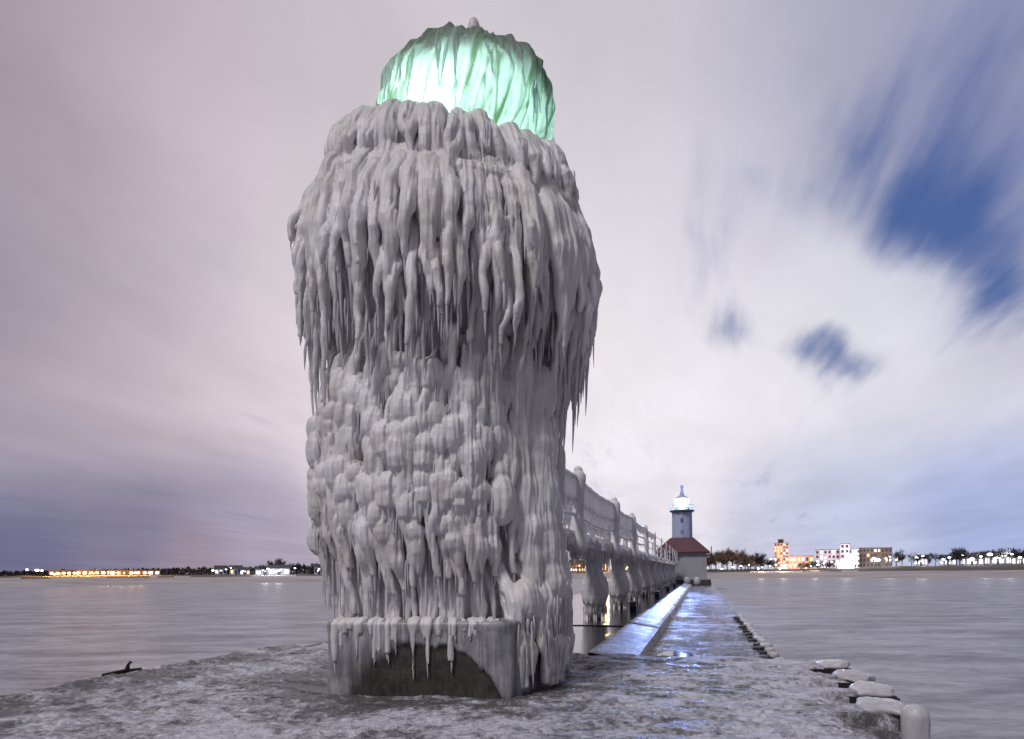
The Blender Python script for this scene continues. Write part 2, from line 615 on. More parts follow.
TENT = plain('white_canvas', (.75, .8, .84), .6, (.62, .7, .76), 1.0)
WIN_W = glow('window_warm', (1, .62, .30), 2.2)
WIN_C = glow('window_cool', (.86, .92, 1), 2.6)
LAMP_Y = glow('sodium_lamp', (1, .52, .16), 14)
LAMP_W = glow('white_lamp', (.88, .95, 1), 10)
LAMP_R = glow('red_lamp', (1, .12, .12), 10)

# ------------------------------------------------------------------ ground: water, pier, shore
me = grid_mesh('water', np.array([[(x, y, -1.2) for x in np.linspace(-2500, 2500, 41)] for y in np.linspace(-1500, 3500, 41)]))
tag(link('water', me, WATER), kind='structure')

UE = 12.75          # where the upper platform ends
VR, VL = 2.07, -9.3
NOTCH = [(11.42, .33, .34), (10.06, .35, .45), (8.97, .34, .52), (7.66, .36, .62), (6.95, .30, .36)]   # (u, half length, depth)


def edge_right(u):
    e = VR + .05 * perlin(np.stack([u * 1.3, u * 0, u * 0 + 2.2], -1))
    for (a, hl, dp) in NOTCH:
        e = e - dp * (1 - sstep(np.abs(u - a), hl * .93, hl * 1.02))
    return e


def edge_left(u):
    return VL + .22 * fbm(np.stack([u * .9, u * 0, u * 0 + 7.7], -1), 3) + .1 * fbm(np.stack([u * 4, u * 0, u * 0 + 1.7], -1), 2)


ul = np.concatenate([np.arange(-22, 4.5, .5), np.arange(4.5, UE, .032)])
nv = 330
tt = np.linspace(0, 1, nv)
el, er = edge_left(ul), edge_right(ul)
vv = el[:, None] + (er - el)[:, None] * tt[None]
uu = ul[:, None] + 0 * vv
uu = uu + (uu > UE - 1.2) * .16 * fbm(np.stack([vv * 1.3, vv * 0 + 4.4, vv * 0], -1), 3) * sstep(uu, UE - 1.2, UE)
P3 = np.stack([uu, vv, 0 * uu], -1)
n_big = fbm(P3 * [.5, .5, 1], 3)
n_med = fbm(P3 * 2.3 + 5, 4, .55)
n_rid = 1 - np.abs(fbm(P3 * [4.5, 4.5, 1] + 9, 4, .55)) * 2.2
n_fin = fbm(P3 * [10, 13, 1] + 31, 3, .6)
n_pl = sstep(fbm(P3 * [2.2, 1.3, 1] + 40, 4, .6), -.08, .10)
zz = .030 * n_big + .022 * n_med + .020 * n_pl + .008 * n_rid * n_pl + .011 * n_fin
ed = np.minimum(np.minimum(vv - el[:, None], er[:, None] - vv), UE + .1 - uu)
zz = zz - .06 * (1 - sstep(ed, 0, .14)) + .08 * np.exp(-((vv - el[:, None] - .45) / .3) ** 2) * (.4 + n_med)
Cx, Cy = -1.03, 10.75
X = pwa(uu, vv, zz - .03)
tdist = np.hypot(X[..., 0] - Cx, X[..., 1] - Cy)
X[..., 2] -= .06 * (1 - sstep(tdist, 2.2, 2.9))
# skirt down to the water all round
top = X
ring0 = top[:1].copy(); ring0[..., 2] = -2.4
ring1 = top[-1:].copy(); ring1[..., 2] = -2.4
top = np.concatenate([ring0, top, ring1], 0)
sl = top[:, :1].copy(); sl[..., 2] = -2.4
sr = top[:, -1:].copy(); sr[..., 2] = -2.4
top = np.concatenate([sl, top, sr], 1)
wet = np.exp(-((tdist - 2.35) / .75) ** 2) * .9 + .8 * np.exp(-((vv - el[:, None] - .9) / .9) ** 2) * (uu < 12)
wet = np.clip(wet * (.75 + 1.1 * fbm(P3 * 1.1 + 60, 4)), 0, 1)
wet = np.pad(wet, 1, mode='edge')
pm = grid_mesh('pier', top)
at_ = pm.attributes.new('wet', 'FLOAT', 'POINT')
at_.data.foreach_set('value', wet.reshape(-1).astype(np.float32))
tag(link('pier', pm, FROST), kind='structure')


def slab_grid(name, u0, u1, v0, v1, z, amp, mtl, du=.12, dv=.12, freq=.8):
    U_ = np.arange(u0, u1 + du * .5, du)
    V_ = np.arange(v0, v1 + dv * .5, dv)
    uu, vv = np.meshgrid(U_, V_, indexing='ij')
    P = np.stack([uu, vv, 0 * uu], -1)
    zz = z + amp * fbm(P * freq, 4)
    X = pwa(uu, vv, zz)
    a = X[:1].copy(); a[..., 2] = -2.4
    c = X[-1:].copy(); c[..., 2] = -2.4
    X = np.concatenate([a, X, c], 0)
    a = X[:, :1].copy(); a[..., 2] = -2.4
    c = X[:, -1:].copy(); c[..., 2] = -2.4
    X = np.concatenate([a, X, c], 1)
    return tag(link(name, grid_mesh(name, X), mtl), kind='structure')


slab_grid('path', UE - .3, 170, -1.9, 1.62, -.50, .035, WET, .14, .10)
slab_grid('walkway', UE - .3, 170, VL + .1, -1.95, -.14, .012, WALK, .25, .2, .5)
# raised kerb of big slabs between walkway and path
kb = MB()
u0 = UE - .2
lens = [7.4, 6.9, 6.9, 7.0, 6.8, 7.2, 7.0, 6.9, 7.0, 7.0]
for i, L in enumerate(lens):
    u1 = u0 + L - .24
    nu, nv_ = 40, 9
    U_ = np.linspace(u0, u1, nu)
    V_ = np.linspace(-2.14, -1.24, nv_)
    a, c = np.meshgrid(U_, V_, indexing='ij')
    tilt = .02 * math.sin(i * 2.1)
    z = .02 + tilt + .012 * fbm(np.stack([a, c, a * 0 + i], -1) * 1.7, 4) - .16 * (c + 1.7) - .03
    e = np.minimum(np.minimum(a - u0, u1 - a), np.minimum(c + 2.14, -1.24 - c))
    z = z - .03 * (1 - sstep(e, 0, .12))
    G = pwa(a, c, z)
    lo = G.copy(); lo[..., 2] = -.75
    n_, m_ = nu, nv_
    idx = np.arange(n_ * m_).reshape(n_, m_)
    F = [(idx[i_, j], idx[i_, j + 1], idx[i_ + 1, j + 1], idx[i_ + 1, j]) for i_ in range(n_ - 1) for j in range(m_ - 1)]
    per = list(idx[:, 0]) + list(idx[-1, 1:]) + list(idx[-2::-1, -1]) + list(idx[0, -2:0:-1])
    k = len(per)
    V = np.concatenate([G.reshape(-1, 3), np.array([lo.reshape(-1, 3)[q] for q in per])])
    for q in range(k):
        r_ = (q + 1) % k
        F.append((per[q], per[r_], n_ * m_ + r_, n_ * m_ + q))
    kb.add(V, F)
    u0 += L
ko = kb.build('kerb', SLAB, None, False)
ko.data.materials.append(plain('wet_shaded_slab_side', (.035, .034, .038), .25, (.02, .02, .023), 3))  # side faces: wet concrete, with their shade also put into the colour
for p_ in ko.data.polygons:
    if p_.normal.z < .5:
        p_.material_index = 1
tag(ko, kind='structure')
# standing water beside the kerb
pa_ = np.linspace(0, 2 * math.pi, 60, endpoint=False)
pr_ = 1 + .35 * fbm(np.stack([np.cos(pa_) * 1.4, np.sin(pa_) * 1.4, 0 * pa_ + 6], -1), 3)
pd = MB()
V = [pw(15.0 + 2.1 * r_ * math.sin(a_), -.62 + .62 * r_ * math.cos(a_), -.452) for a_, r_ in zip(pa_, pr_)]
pd.add(V, [tuple(range(60))])
PUD = plain('standing_water', (.02, .021, .025), .04, (.016, .017, .02), 1.0, spec=.5)
tag(pd.build('puddle', PUD), kind='structure')
# expansion joint across the walkway
jt = MB()
jt.ubox(20.55, 20.68, VL + .2, -2.2, -.3, -.115)
tag(jt.build('walkway_joint', STEEL), kind='structure')

# far shore: beach and low dunes
az = np.radians(np.linspace(-62, 62, 220))
rr = np.array([205, 222, 232, 245, 262, 285, 330, 420, 700, 1300, 2600.])
zz0 = np.array([-2.0, -1.35, -.8, -.1, .75, 1.2, 1.6, 1.9, 2.2, 2.4, 2.4])
a2, r2 = np.meshgrid(az, rr, indexing='ij')
shore_off = 14 * fbm(np.stack([a2 * 6, a2 * 0, a2 * 0 + 3], -1), 3) + 25 * sstep(a2, R(12), R(34)) * 0
Z2 = np.repeat(zz0[None], len(az), 0)
Z2 = Z2 + sstep(r2, 250, 330) * (1.3 * fbm(np.stack([a2 * 30, r2 / 80, a2 * 0], -1), 4) + 1.2 * sstep(a2, R(24), R(34)))
r3 = r2 + shore_off
X = np.stack([r3 * np.sin(a2), r3 * np.cos(a2), Z2], -1)
me = grid_mesh('shore', X)
terr = link('shore', me, TERRAIN_M)
me.materials.append(SAND)
mi = np.zeros(len(me.polygons), np.int32)
cen = np.zeros(len(me.polygons) * 3, np.float32)
me.polygons.foreach_get('center', cen)
mi[cen.reshape(-1, 3)[:, 2] < .95] = 1
me.polygons.foreach_set('material_index', mi)
tag(terr, kind='structure')


def shore_z(x, y):
    r = math.hypot(x, y)
    a = math.atan2(x, y)
    A_ = np.array([[a * 6, 0, 3]])
    r_ = r - 14 * float(fbm(A_, 3)[0])
    z = float(np.interp(r_, rr, zz0))
    z += float(sstep(np.array(r_), 250, 330)) * (1.3 * float(fbm(np.array([[a * 30, r_ / 80, 0]]), 4)[0]) + 1.2 * float(sstep(np.array(a), R(24), R(34))))
    return z


def at(px, dist):
    """a spot on the far shore: bearing by photo column, metres away"""
    x = (px - 512) / FPX * dist
    return (x, dist, shore_z(x, dist) - .15)


# ------------------------------------------------------------------ the iced lighthouse
AXZ = np.array([0, 1.3, 2.2, 3.8, 5.2, 8, 9.0, 11])
AXX = np.array([-1.03, -1.06, -1.20, -1.22, -1.00, -.93, -.80, -.74])
az0 = math.atan2(-1.0, 10.75)
ex = np.array([math.cos(az0), -math.sin(az0), 0])       # to the right as seen from the camera
ef = np.array([-math.sin(az0), -math.cos(az0), 0])      # towards the camera


def cyl(phi, z, r):
    phi, z, r = np.broadcast_arrays(np.asarray(phi, float), np.asarray(z, float), np.asarray(r, float))
    ax = np.stack([np.interp(z, AXZ, AXX), 0 * z + Cy, z], -1)
    return ax + r[..., None] * (np.sin(phi)[..., None] * ex + np.cos(phi)[..., None] * ef)


def z_rim(phi):
    c = np.cos(phi)
    s_ = np.sin(phi)
    return 8.62 - .62 * np.maximum(c, 0) - .20 * s_ + .05 * np.minimum(c, 0)


COREZ = [0.9, 2.2, 2.5, 3.6, 4.6, 5.1, 5.6, 6.4, 7.0, 7.5, 8.0, 8.5]
CORER = [1.66, 1.70, 1.74, 1.72, 1.62, 1.62, 1.80, 2.10, 2.08, 1.90, 1.62, 1.3]


def core_r(z):
    return np.interp(z, COREZ, CORER)


ice = MB()
# core (slightly lobed)
ph = np.linspace(0, 2 * math.pi, 96, endpoint=False)
zc = np.linspace(.60, 7.75, 72)
pp, zz = np.meshgrid(ph, zc, indexing='xy')
up = sstep(zz, 6.2, 7.4)
zz_ = zz + up * (z_rim(pp) - 8.3)
rr_ = core_r(zz) + .05 * fbm(np.stack([np.cos(pp) * 3, np.sin(pp) * 3, zz * 1.2], -1), 3)
G = cyl(pp, zz_, rr_)
n_, m_ = G.shape[:2]
F = [(i * m_ + j, i * m_ + (j + 1) % m_, (i + 1) * m_ + (j + 1) % m_, (i + 1) * m_ + j) for i in range(n_ - 1) for j in range(m_)]
F.append(tuple(range(m_))[::-1])
F.append(tuple((n_ - 1) * m_ + j for j in range(m_)))
ice.add(G.reshape(-1, 3), F)

ICICLES = []      # (start point, length, radius, lean vector)
rnd = random.Random(23)
U = rnd.uniform


def drip(phi, pts, rads, wob=.03, bulbs=0.0, n=8, step=.07, skew=0.0):
    """a frozen run of water: pts = [(z, r)] followed down the tower"""
    pts = np.array(pts, float)
    L = np.concatenate([[0], np.cumsum(np.hypot(np.diff(pts[:, 0]), np.diff(pts[:, 1])))])
    k = max(4, int(L[-1] / step))
    s = np.linspace(0, L[-1], k)
    z = np.interp(s, L, pts[:, 0])
    r = np.interp(s, L, pts[:, 1])
    rad = np.interp(s / L[-1], np.linspace(0, 1, len(rads)), rads)
    q = U(0, 50)
    ww = fbm(np.stack([s * 1.1 + q, 0 * s + q, 0 * s], -1), 3)
    w2 = perlin(np.stack([s * 4.5 + q, 0 * s + 9.1, 0 * s + q], -1))
    rad = rad * (1 + bulbs * w2 + .22 * ww)
    p = phi + wob * 4 * ww * sstep(s, 0, .5) / 2.0 + skew * s
    P = cyl(p, z, r + (.02 if bulbs < .15 else .03) * w2 + .04 * ww)
    ice.tube(P, np.maximum(rad, .012), n)
    ice.ball(P[0], rad[0] * 1.0, 8, 6)
    ice.ball(P[-1], max(rad[-1], .012), 6, 5)
    return P[-1], rad[-1]


def lean_out(phi, k):
    return (np.sin(phi) * ex + np.cos(phi) * ef) * k


# --- tier A: rounded ribs over the gallery rim
nA = 60
ringp = np.linspace(0, 2 * math.pi, 121)
ice.tube(cyl(ringp, z_rim(ringp) - .10 + .05 * perlin(np.stack([np.cos(ringp) * 5, np.sin(ringp) * 5, 0 * ringp], -1)), 1.50), [.18] * 121, 10, False)
ice.tube(cyl(ringp, z_rim(ringp) - .95, 1.95), [.16] * 121, 10, False)
ice.tube(cyl(ringp, z_rim(ringp) - .50, 1.62), [.27] * 121, 10, False)
ice.tube(cyl(ringp, z_rim(ringp) - .80, 1.76), [.24] * 121, 10, False)
for i in range(nA):
    phi = 2 * math.pi * (i + U(-.4, .4)) / nA
    zr = float(z_rim(phi)) + U(-.05, .05)
    R0 = 1.62 + U(-.04, .05)
    w_ = U(.085, .17)
    drop = U(.55, 1.0)
    e, rad = drip(phi, [(zr - .02, R0 - .42), (zr + .02, R0 - .15), (zr - .10, R0 + .10), (zr - .38, R0 + .26), (zr - drop, R0 + .33)],
                  [w_ * .9, w_, w_ * 1.05, w_ * 1.0, w_ * .8, w_ * .45], .05, .08, 10, .07, U(.0, .09))
    if rnd.random() < .5:
        drip(phi + U(-.06, .06), [(zr - .2, R0 + .22), (zr - .55, R0 + .40), (zr - U(.8, 1.1), R0 + .42)], [.05, .085, .03], .04, .15)
    for _ in range(5):
        ICICLES.append((cyl(phi + U(-.07, .07), zr - drop + U(-.02, .35), R0 + .36), U(.12, .32), U(.018, .034), lean_out(phi, .12)))
# frayed tuft of short icicles on the windward (left) shoulder
for i in range(90):
    phi = U(-1.75, -.45)
    zr = float(z_rim(phi))
    rr0 = U(1.5, 1.78)
    ICICLES.append((cyl(phi, zr + U(-.25, .12), rr0), U(.14, .36), U(.015, .028), lean_out(phi - .2, U(.25, .7))))

# --- tier B: the great hanging mantle
for layer, (n_l, r_off, lmin, lmax) in enumerate([(66, 0.0, 1.5, 2.35), (66, -.13, 1.6, 2.9)]):
    for i in range(n_l):
        phi = 2 * math.pi * (i + U(-.35, .35) + layer * .5) / n_l
        side = abs(math.sin(phi))
        zb = float(z_rim(phi)) - .86 + U(-.10, .08) - layer * .15
        R0 = 1.92 + r_off
        w_ = U(.075, .17) if layer == 0 else U(.07, .12)
        ln = U(lmin, lmax) * (.82 + .28 * side)
        flare = .38 + U(-.10, .10)
        e, rad = drip(phi, [(zb + .08, R0 - .18), (zb, R0 + .02), (zb - .4, R0 + flare * .62), (zb - 1.0, R0 + flare), (zb - max(ln * .75, 1.2), R0 + flare * .96), (zb - ln, R0 + flare * .82)],
                      [w_ * .9, w_ * 1.05, w_ * .97, w_ * .95, w_ * .9, w_ * .78, w_ * .6, w_ * .4, .022], .03, .055, 9, .07, U(-.012, .035))
        ICICLES.append((e + np.array([0, 0, .22]), U(.5, 1.05) * (.8 + .6 * side), U(.032, .050), lean_out(phi, -.04)))
        if rnd.random() < .75:
            # thinner runnel riding on top
            ph2 = phi + U(-.06, .06)
            z0 = zb - U(.55, 1.2)
            l2 = U(.6, 1.5)
            e, rad = drip(ph2, [(z0, R0 + flare * .8), (z0 - l2 * .5, R0 + flare + .10), (z0 - l2, R0 + flare + .09)], [.03, .062, .055, .022], .04, .10)
            ICICLES.append((e + np.array([0, 0, .06]), U(.2, .6), U(.02, .035), lean_out(phi, .02)))
for i in range(520):
    phi = U(-1.9, 1.9)
    zb = float(z_rim(phi)) - U(1.3, 3.2)
    ICICLES.append((cyl(phi, zb, 2.26 + U(-.06, .08) - .1 * (zb < 5.6)), U(.15, .55), U(.012, .026), lean_out(phi, U(-.05, .06))))
for i in range(700):
    phi = U(-1.8, 1.8)
    zb = U(2.2, 4.6)
    ICICLES.append((cyl(phi, zb, core_r(zb) + U(.20, .30)), U(.12, .42), U(.010, .022), lean_out(phi, U(-.05, .06))))
# long curtains on both flanks
for sgn, (pa, pb), n_c, zlo in ((1, (.9, 1.75), 30, 4.0), (-1, (-1.75, -1.05), 18, 4.5)):
    for i in range(n_c):
        phi = U(pa, pb)
        z0 = U(5.6, 6.6)
        z1 = U(zlo + .45, zlo + 1.5)
        w_ = U(.05, .10)
        rA = U(2.10, 2.34)
        e, rad = drip(phi, [(z0 + .25, rA - .42), (z0 - .1, rA - .05), (z0 - .4, rA), (z1, rA - U(.0, .16))], [w_ * .6, w_, w_, w_ * .8, w_ * .4, .02], .02, .1)
        ICICLES.append((e + np.array([0, 0, .08]), U(.3, .8), U(.03, .05), lean_out(phi, -.05)))

# --- tier C and E: stacked bulbs down the shaft
nC = 27
for i in range(nC):
    phi = 2 * math.pi * (i + U(-.15, .15)) / nC
    if .62 < phi < 1.30:
        continue
    z = U(5.0, 5.3)
    zend = U(2.1, 2.5)
    while z > zend:
        lower = z < 4.4
        r_ = U(.08, .16) if not lower else U(.085, .20)
        off = (.07 if not lower else .16) + U(-.05, .06)
        c = cyl(phi + U(-.035, .035), z, core_r(z) + off)
        ice.ball(c, (r_, r_, r_ * U(1.1, 2.2)), 11, 8)
        z -= r_ * U(1.4, 2.1)
    e, rad = drip(phi, [(5.2, 1.62), (4.4, 1.66), (3.0, 1.80), (zend - .05, 1.80)], [.06, .07, .08, .08, .05], .03, .2)
# ridges with short fringes: (z, phi range)
for (zf, pa, pb, n_b, rb) in ((4.36, -.50, .48, 13, .135), (3.98, -1.2, -.45, 9, .15), (3.42, -.45, .40, 10, .17), (2.72, -.35, .38, 9, .165), (2.95, -1.25, -.5, 9, .16), (4.5, -2.9, -1.3, 16, .15), (3.2, 1.7, 3.4, 16, .17)):
    for i in range(n_b):
        phi = pa + (pb - pa) * (i + .5 + U(-.3, .3)) / n_b
        z0 = zf + U(-.16, .16)
        r_ = rb * U(.8, 1.15)
        off = .15 + U(-.02, .05)
        ice.ball(cyl(phi, z0, core_r(z0) + off), (r_, r_, r_ * 1.15), 12, 8)
        drip(phi, [(z0, core_r(z0) + off), (z0 - .25, core_r(z0) + off + .05), (z0 - U(.35, .55), core_r(z0) + off - .02)], [r_ * .9, r_ * .7, .03], .02, .15)
        for _ in range(3):
            ICICLES.append((cyl(phi + U(-.05, .05), z0 - U(.12, .25), core_r(z0) + off + U(.05, .10)), U(.18, .50), U(.014, .03), lean_out(phi, .0)))

# loose runs of ice over the bulbs
for i in range(110):
    phi = U(-math.pi, math.pi) if i > 70 else U(-1.3, .7)
    z0 = U(3.0, 5.2)
    L = U(.6, 2.0)
    w_ = U(.028, .075)
    e, rad = drip(phi, [(z0 + .1, core_r(z0) + .12), (z0, core_r(z0) + .22), (z0 - L * .6, core_r(z0 - L * .6) + .25), (z0 - L, core_r(z0 - L) + .20)], [w_ * .7, w_, w_ * .9, .03], .05, .08)
    ICICLES.append((e + np.array([0, 0, .1]), U(.2, .6), U(.02, .035), lean_out(phi, -.02)))

# --- tier F: the curtain over the foot
for i in range(100):
    phi = U(-math.pi, math.pi)
    z0 = U(2.2, 2.75)
    r_ = U(.06, .13)
    off = U(.04, .20)
    e, rad = drip(phi, [(z0 + .1, 1.72 + off), (z0 - .3, 1.76 + off), (z0 - U(.6, 1.0), 1.74 + off * .8)], [r_ * .9, r_, .03], .02, .22)
    ICICLES.append((e + np.array([0, 0, .12]), U(.3, .75), U(.022, .04), lean_out(phi, -.03)))
for i in range(150):
    phi = U(-math.pi, math.pi)
    z0 = U(1.5, 2.2)
    drip(phi, [(z0, 1.66), (z0 - .3, 1.71), (U(.86, .98), 1.72 + U(-.02, .06))], [.03, U(.03, .055), .02], .012, .2, 6, .12)
for i in range(80):
    phi = U(-1.7, 1.7)
    ICICLES.append((cyl(phi, U(1.7, 2.3), 1.80 + U(0, .10)), U(.35, .85), U(.016, .032), lean_out(phi, -.02)))

# --- the long pipe-like ridge and the heavy flow on the lee (right) side
for (ph0, w0) in ((.24, .10), (.33, .075)):
    drip(ph0, [(6.3, 2.20), (5.4, 2.02), (4.9, 1.86), (4.2, 1.90), (3.2, 1.99), (2.7, 1.96)], [.09, w0, w0, w0 * 1.1, w0, .05], .02, .22)
for k, (ph0, w0, z0, z1, off) in enumerate(((.70, .19, 4.75, .95, .10), (.86, .25, 4.45, .75, .16), (1.03, .22, 4.65, .70, .10), (1.2, .17, 5.0, .4, .05), (1.36, .16, 5.0, .15, .05), (1.56, .15, 5.2, .2, .03))):
    drip(ph0, [(z0, 1.60 + off), (z0 - .25, 1.72 + off), (3.4, 1.78 + off), (2.3, 1.84 + off), (1.3, 1.84 + off), (z1, 1.86)], [w0 * .7, w0, w0 * .95, w0, w0 * 1.05, w0 * .8, .08], .03, .09, 10)
    for j in range(3):
        z = z0 - .2 - j * U(.75, 1.5)
        if z < z1 + .2: break
        ice.ball(cyl(ph0 + U(-.06, .06), z, 1.74 + off), (w0 * 1.1, w0 * 1.1, w0 * U(1.6, 3.0)), 12, 9)
        for _ in range(3):
            ICICLES.append((cyl(ph0 + U(-.1, .1), z - .12, 1.80 + off + w0 * .6), U(.25, .55), U(.018, .034), lean_out(ph0, -.03)))
# flow over the base on that side
rb_ = lambda a: float(np.interp(a, [.40, .55, .70, .95, 1.3, 1.8], [2.20, 2.24, 2.20, 2.02, 1.95, 1.95]))
for i in range(60):
    phi = U(.44, 1.75)
    z0 = U(.95, 1.6)
    w_ = U(.05, .13)
    q_ = rb_(phi)
    drip(phi, [(z0 + .15, 1.74), (z0 - .35, q_ - .16), (.55, q_), (U(-.02, .25), q_ - .02)], [w_ * .8, w_, w_ * .8, .045], .03, .10, 8, .07, U(-.02, .03))
    for _ in range(2):
        ICICLES.append((cyl(phi + U(-.04, .04), U(.55, 1.3), q_ + .08), U(.2, .6), U(.014, .03), lean_out(phi, -.03)))
for i in range(8):
    phi = .60 + .14 * i + U(-.05, .05)
    ice.ball(cyl(phi, U(.95, 1.35), rb_(phi) - .2), (.22, .22, U(.28, .45)), 12, 9)

poly_w = np.array([(-2.45, 9.00), (-.12, 8.70), (.70, 10.1), (.72, 11.9)])
for i in range(52):
    k_ = U(0, 2.6) if i > 24 else U(0, .98)
    j_ = int(k_)
    t_ = k_ - j_
    x, y = poly_w[j_] * (1 - t_) + poly_w[j_ + 1] * t_
    q_ = np.array([x + 1.0, y - Cy - .1]); q_ = q_ / np.linalg.norm(q_)
    L = U(.05, .18) + (U(.1, .5) if rnd.random() < .25 else 0) + .25 * max(0, k_ - .7)
    w_ = U(.018, .05)
    o_ = np.array([q_[0], q_[1], 0])
    ice.tube(np.array([(x, y, .97), (x, y, .94), (x, y, .90), (x, y, .90 - L)]) + o_ * np.array([[-.10], [-.01], [.03], [.035]]), [w_, w_ * 1.1, w_, .02], 8)
    ICICLES.append((np.array([x, y, .92 - L]) + o_ * .04, U(.05, .22), U(.012, .022), (0, 0, 0)))
raw = ice.mesh('ice_raw')
tmp = bpy.data.objects.new('ice_raw', raw)
COL.objects.link(tmp)
md = tmp.modifiers.new('r', 'REMESH')
md.mode = 'VOXEL'
md.voxel_size = .017
sm = tmp.modifiers.new('s', 'SMOOTH')
sm.factor = .5
sm.iterations = 2
dg = bpy.context.evaluated_depsgraph_get()
me = bpy.data.meshes.new_from_object(tmp.evaluated_get(dg))
bpy.data.objects.remove(tmp)
bpy.data.meshes.remove(raw)
n_v = len(me.vertices)
co = np.empty(n_v * 3, np.float32)
me.vertices.foreach_get('co', co)
co = co.reshape(-1, 3).astype(float)
no = np.empty(n_v * 3, np.float32)
me.vertices.foreach_get('normal', no)
no = no.reshape(-1, 3)
rel = co - np.array([-1, Cy, 0])
aa = np.arctan2(rel[:, 0], -rel[:, 1])
stri = 1 - 2.4 * np.abs(perlin(np.stack([aa * 26, co[:, 2] * .9, rel[:, 0] * .3], -1)))
stri2 = 1 - 2.4 * np.abs(perlin(np.stack([aa * 62, co[:, 2] * 1.6, 3 + rel[:, 1] * .3], -1)))
side = sstep(1 - np.abs(no[:, 2]), .15, .6)
amp = side * (.017 * stri + .010 * stri2) + .008 * perlin(np.stack([aa * 16, co[:, 2] * 1.6, rel[:, 0] * .5], -1)) + .006 * perlin(np.stack([aa * 40, co[:, 2] * 5, 0 * aa], -1)) + .008 * perlin(co * 5.0)
co += no * amp[:, None]
me.vertices.foreach_set('co', co.reshape(-1).astype(np.float32))
me.update()
me.name = 'ice_coat'
lh = empty('lighthouse', (-1.03, Cy, 0), 0, 'round lighthouse thickly coated in hanging ice with a glowing green lantern', 'lighthouse')
me.transform(Matrix.Translation((1.03, -Cy, 0)))
me.materials.clear()
link('ice_coat', me, ICE, lh)
print('ICE faces', len(me.polygons))


def icicle_shape(mb, p, L, r0, lean, n=7, k=7):
    s = np.linspace(0, 1, k)
    ph = U(0, 50)
    wv = perlin(np.stack([s * 3 + ph, 0 * s, 0 * s + 1.5], -1))
    pts = np.asarray(p, float)[None] + np.stack([lean[0] * L * s + .012 * wv, lean[1] * L * s + .012 * perlin(np.stack([s * 3, 0 * s + ph, 0 * s], -1)), -L * s], -1)
    rad = .85 * r0 * np.minimum(1, .12 + s * 3.6) * (1 - s) ** .8 * (1 + .22 * wv) + .003
    mb.tube(pts, rad, n)


base_off = np.array([-1.03, Cy, 0])
vis = []
for (p, L, r0, lean) in ICICLES:
    # how large it shows from the pier's end
    front = (p[1] < Cy + .6)
    vis.append(L * r0 / max(p[1], 1) if front else L * r0 * .05)
order = np.argsort(-np.array(vis))
fr = MB()
for rank, i in enumerate(order):
    p, L, r0, lean = ICICLES[i]
    if rank < 98:
        mb = MB()
        icicle_shape(mb, p - base_off, L, r0, lean, 9, 10)
        mb.build('icicle', ICE_CLEAR, lh, True)
    else:
        icicle_shape(fr, p - base_off, L, r0, lean, 6, 6)
tag(fr.build('icicle_fringe', ICE_CLEAR, lh, True), kind='stuff')

# --- concrete foot with its own ice crust
poly = np.array([(-2.45, 9.00), (-.12, 8.70), (.70, 10.1), (.72, 11.9), (-.4, 12.9), (-1.9, 12.7), (-2.75, 11.2)])
poly = poly - base_off[:2]
mb = MB()
V = [(x, y, -.35) for x, y in poly] + [(x * 1.0, y * 1.0, .90) for x, y in poly] + [(x * .97, y * .97, .93) for x, y in poly]
k = len(poly)
F = [(i, (i + 1) % k, k + (i + 1) % k, k + i) for i in range(k)] + [(k + i, k + (i + 1) % k, 2 * k + (i + 1) % k, 2 * k + i) for i in range(k)]
F += [tuple(range(2 * k, 3 * k)), tuple(range(k))[::-1]]
mb.add(V, F)
mb.build('base', CONCRETE, lh)
# crust: follows the outline, thin or absent where the bare arch shows
P2 = np.concatenate([poly, poly[:1]])
segl = np.hypot(*np.diff(P2, axis=0).T)
cum = np.concatenate([[0], np.cumsum(segl)])
ss = np.linspace(0, cum[-1], 460, endpoint=False)
bx = np.interp(ss, cum, P2[:, 0])
by = np.interp(ss, cum, P2[:, 1])
for _ in range(16):
    bx = .5 * bx + .25 * (np.roll(bx, 1) + np.roll(bx, -1))
    by = .5 * by + .25 * (np.roll(by, 1) + np.roll(by, -1))
nx, ny = -np.gradient(by), np.gradient(bx)
nl = np.hypot(nx, ny)
nx, ny = -nx / nl, -ny / nl
zg = np.concatenate([np.linspace(-.2, .9, 60), [.935, .955, .955]])
inset = np.concatenate([np.zeros(60), [.02, .09, .6]])
SS, ZZ = np.meshgrid(ss, zg, indexing='ij')
f0 = segl[0]
arch = np.interp(SS / f0, [.06, .10, .15, .22, .31, .40, .47, .52, .565, .60, .66, .73, .80, .87, .94, 1.01],
                 [-.3, .0, .22, .42, .57, .66, .66, .63, .575, .59, .61, .57, .47, .32, .13, -.2])
arch = arch + .07 * fbm(np.stack([SS * 4, ZZ * 0, ZZ * 0 + 3.3], -1), 4) - .10 * np.clip(perlin(np.stack([SS * 13, ZZ * 0, ZZ * 0 + 1.1], -1)), 0, 1)
arch = np.where((SS > f0 * .06) & (SS < f0 * 1.01), arch, -.4)
open_ = sstep(ZZ - arch, -.03, .10)
vs = fbm(np.stack([SS * 9, ZZ * .8, 0 * SS], -1), 4)
soft = sstep(f0 * .45 - SS, -.1, f0 * .35)
ice_k = sstep(ZZ - arch, -.03 - .50 * soft, .06 + .16 * soft) * (.62 + .9 * vs * (.4 + .6 * soft) + .3 * sstep(SS, f0 * .7, f0))
ice_k = ice_k * (1 - .45 * soft * sstep(SS, 0, f0 * .25) * sstep(.9 - ZZ, .1, .5))
drips = np.clip(1 - 2.5 * np.abs(perlin(np.stack([SS * 5, ZZ * .5, 0 * SS + 8], -1))), 0, 1)
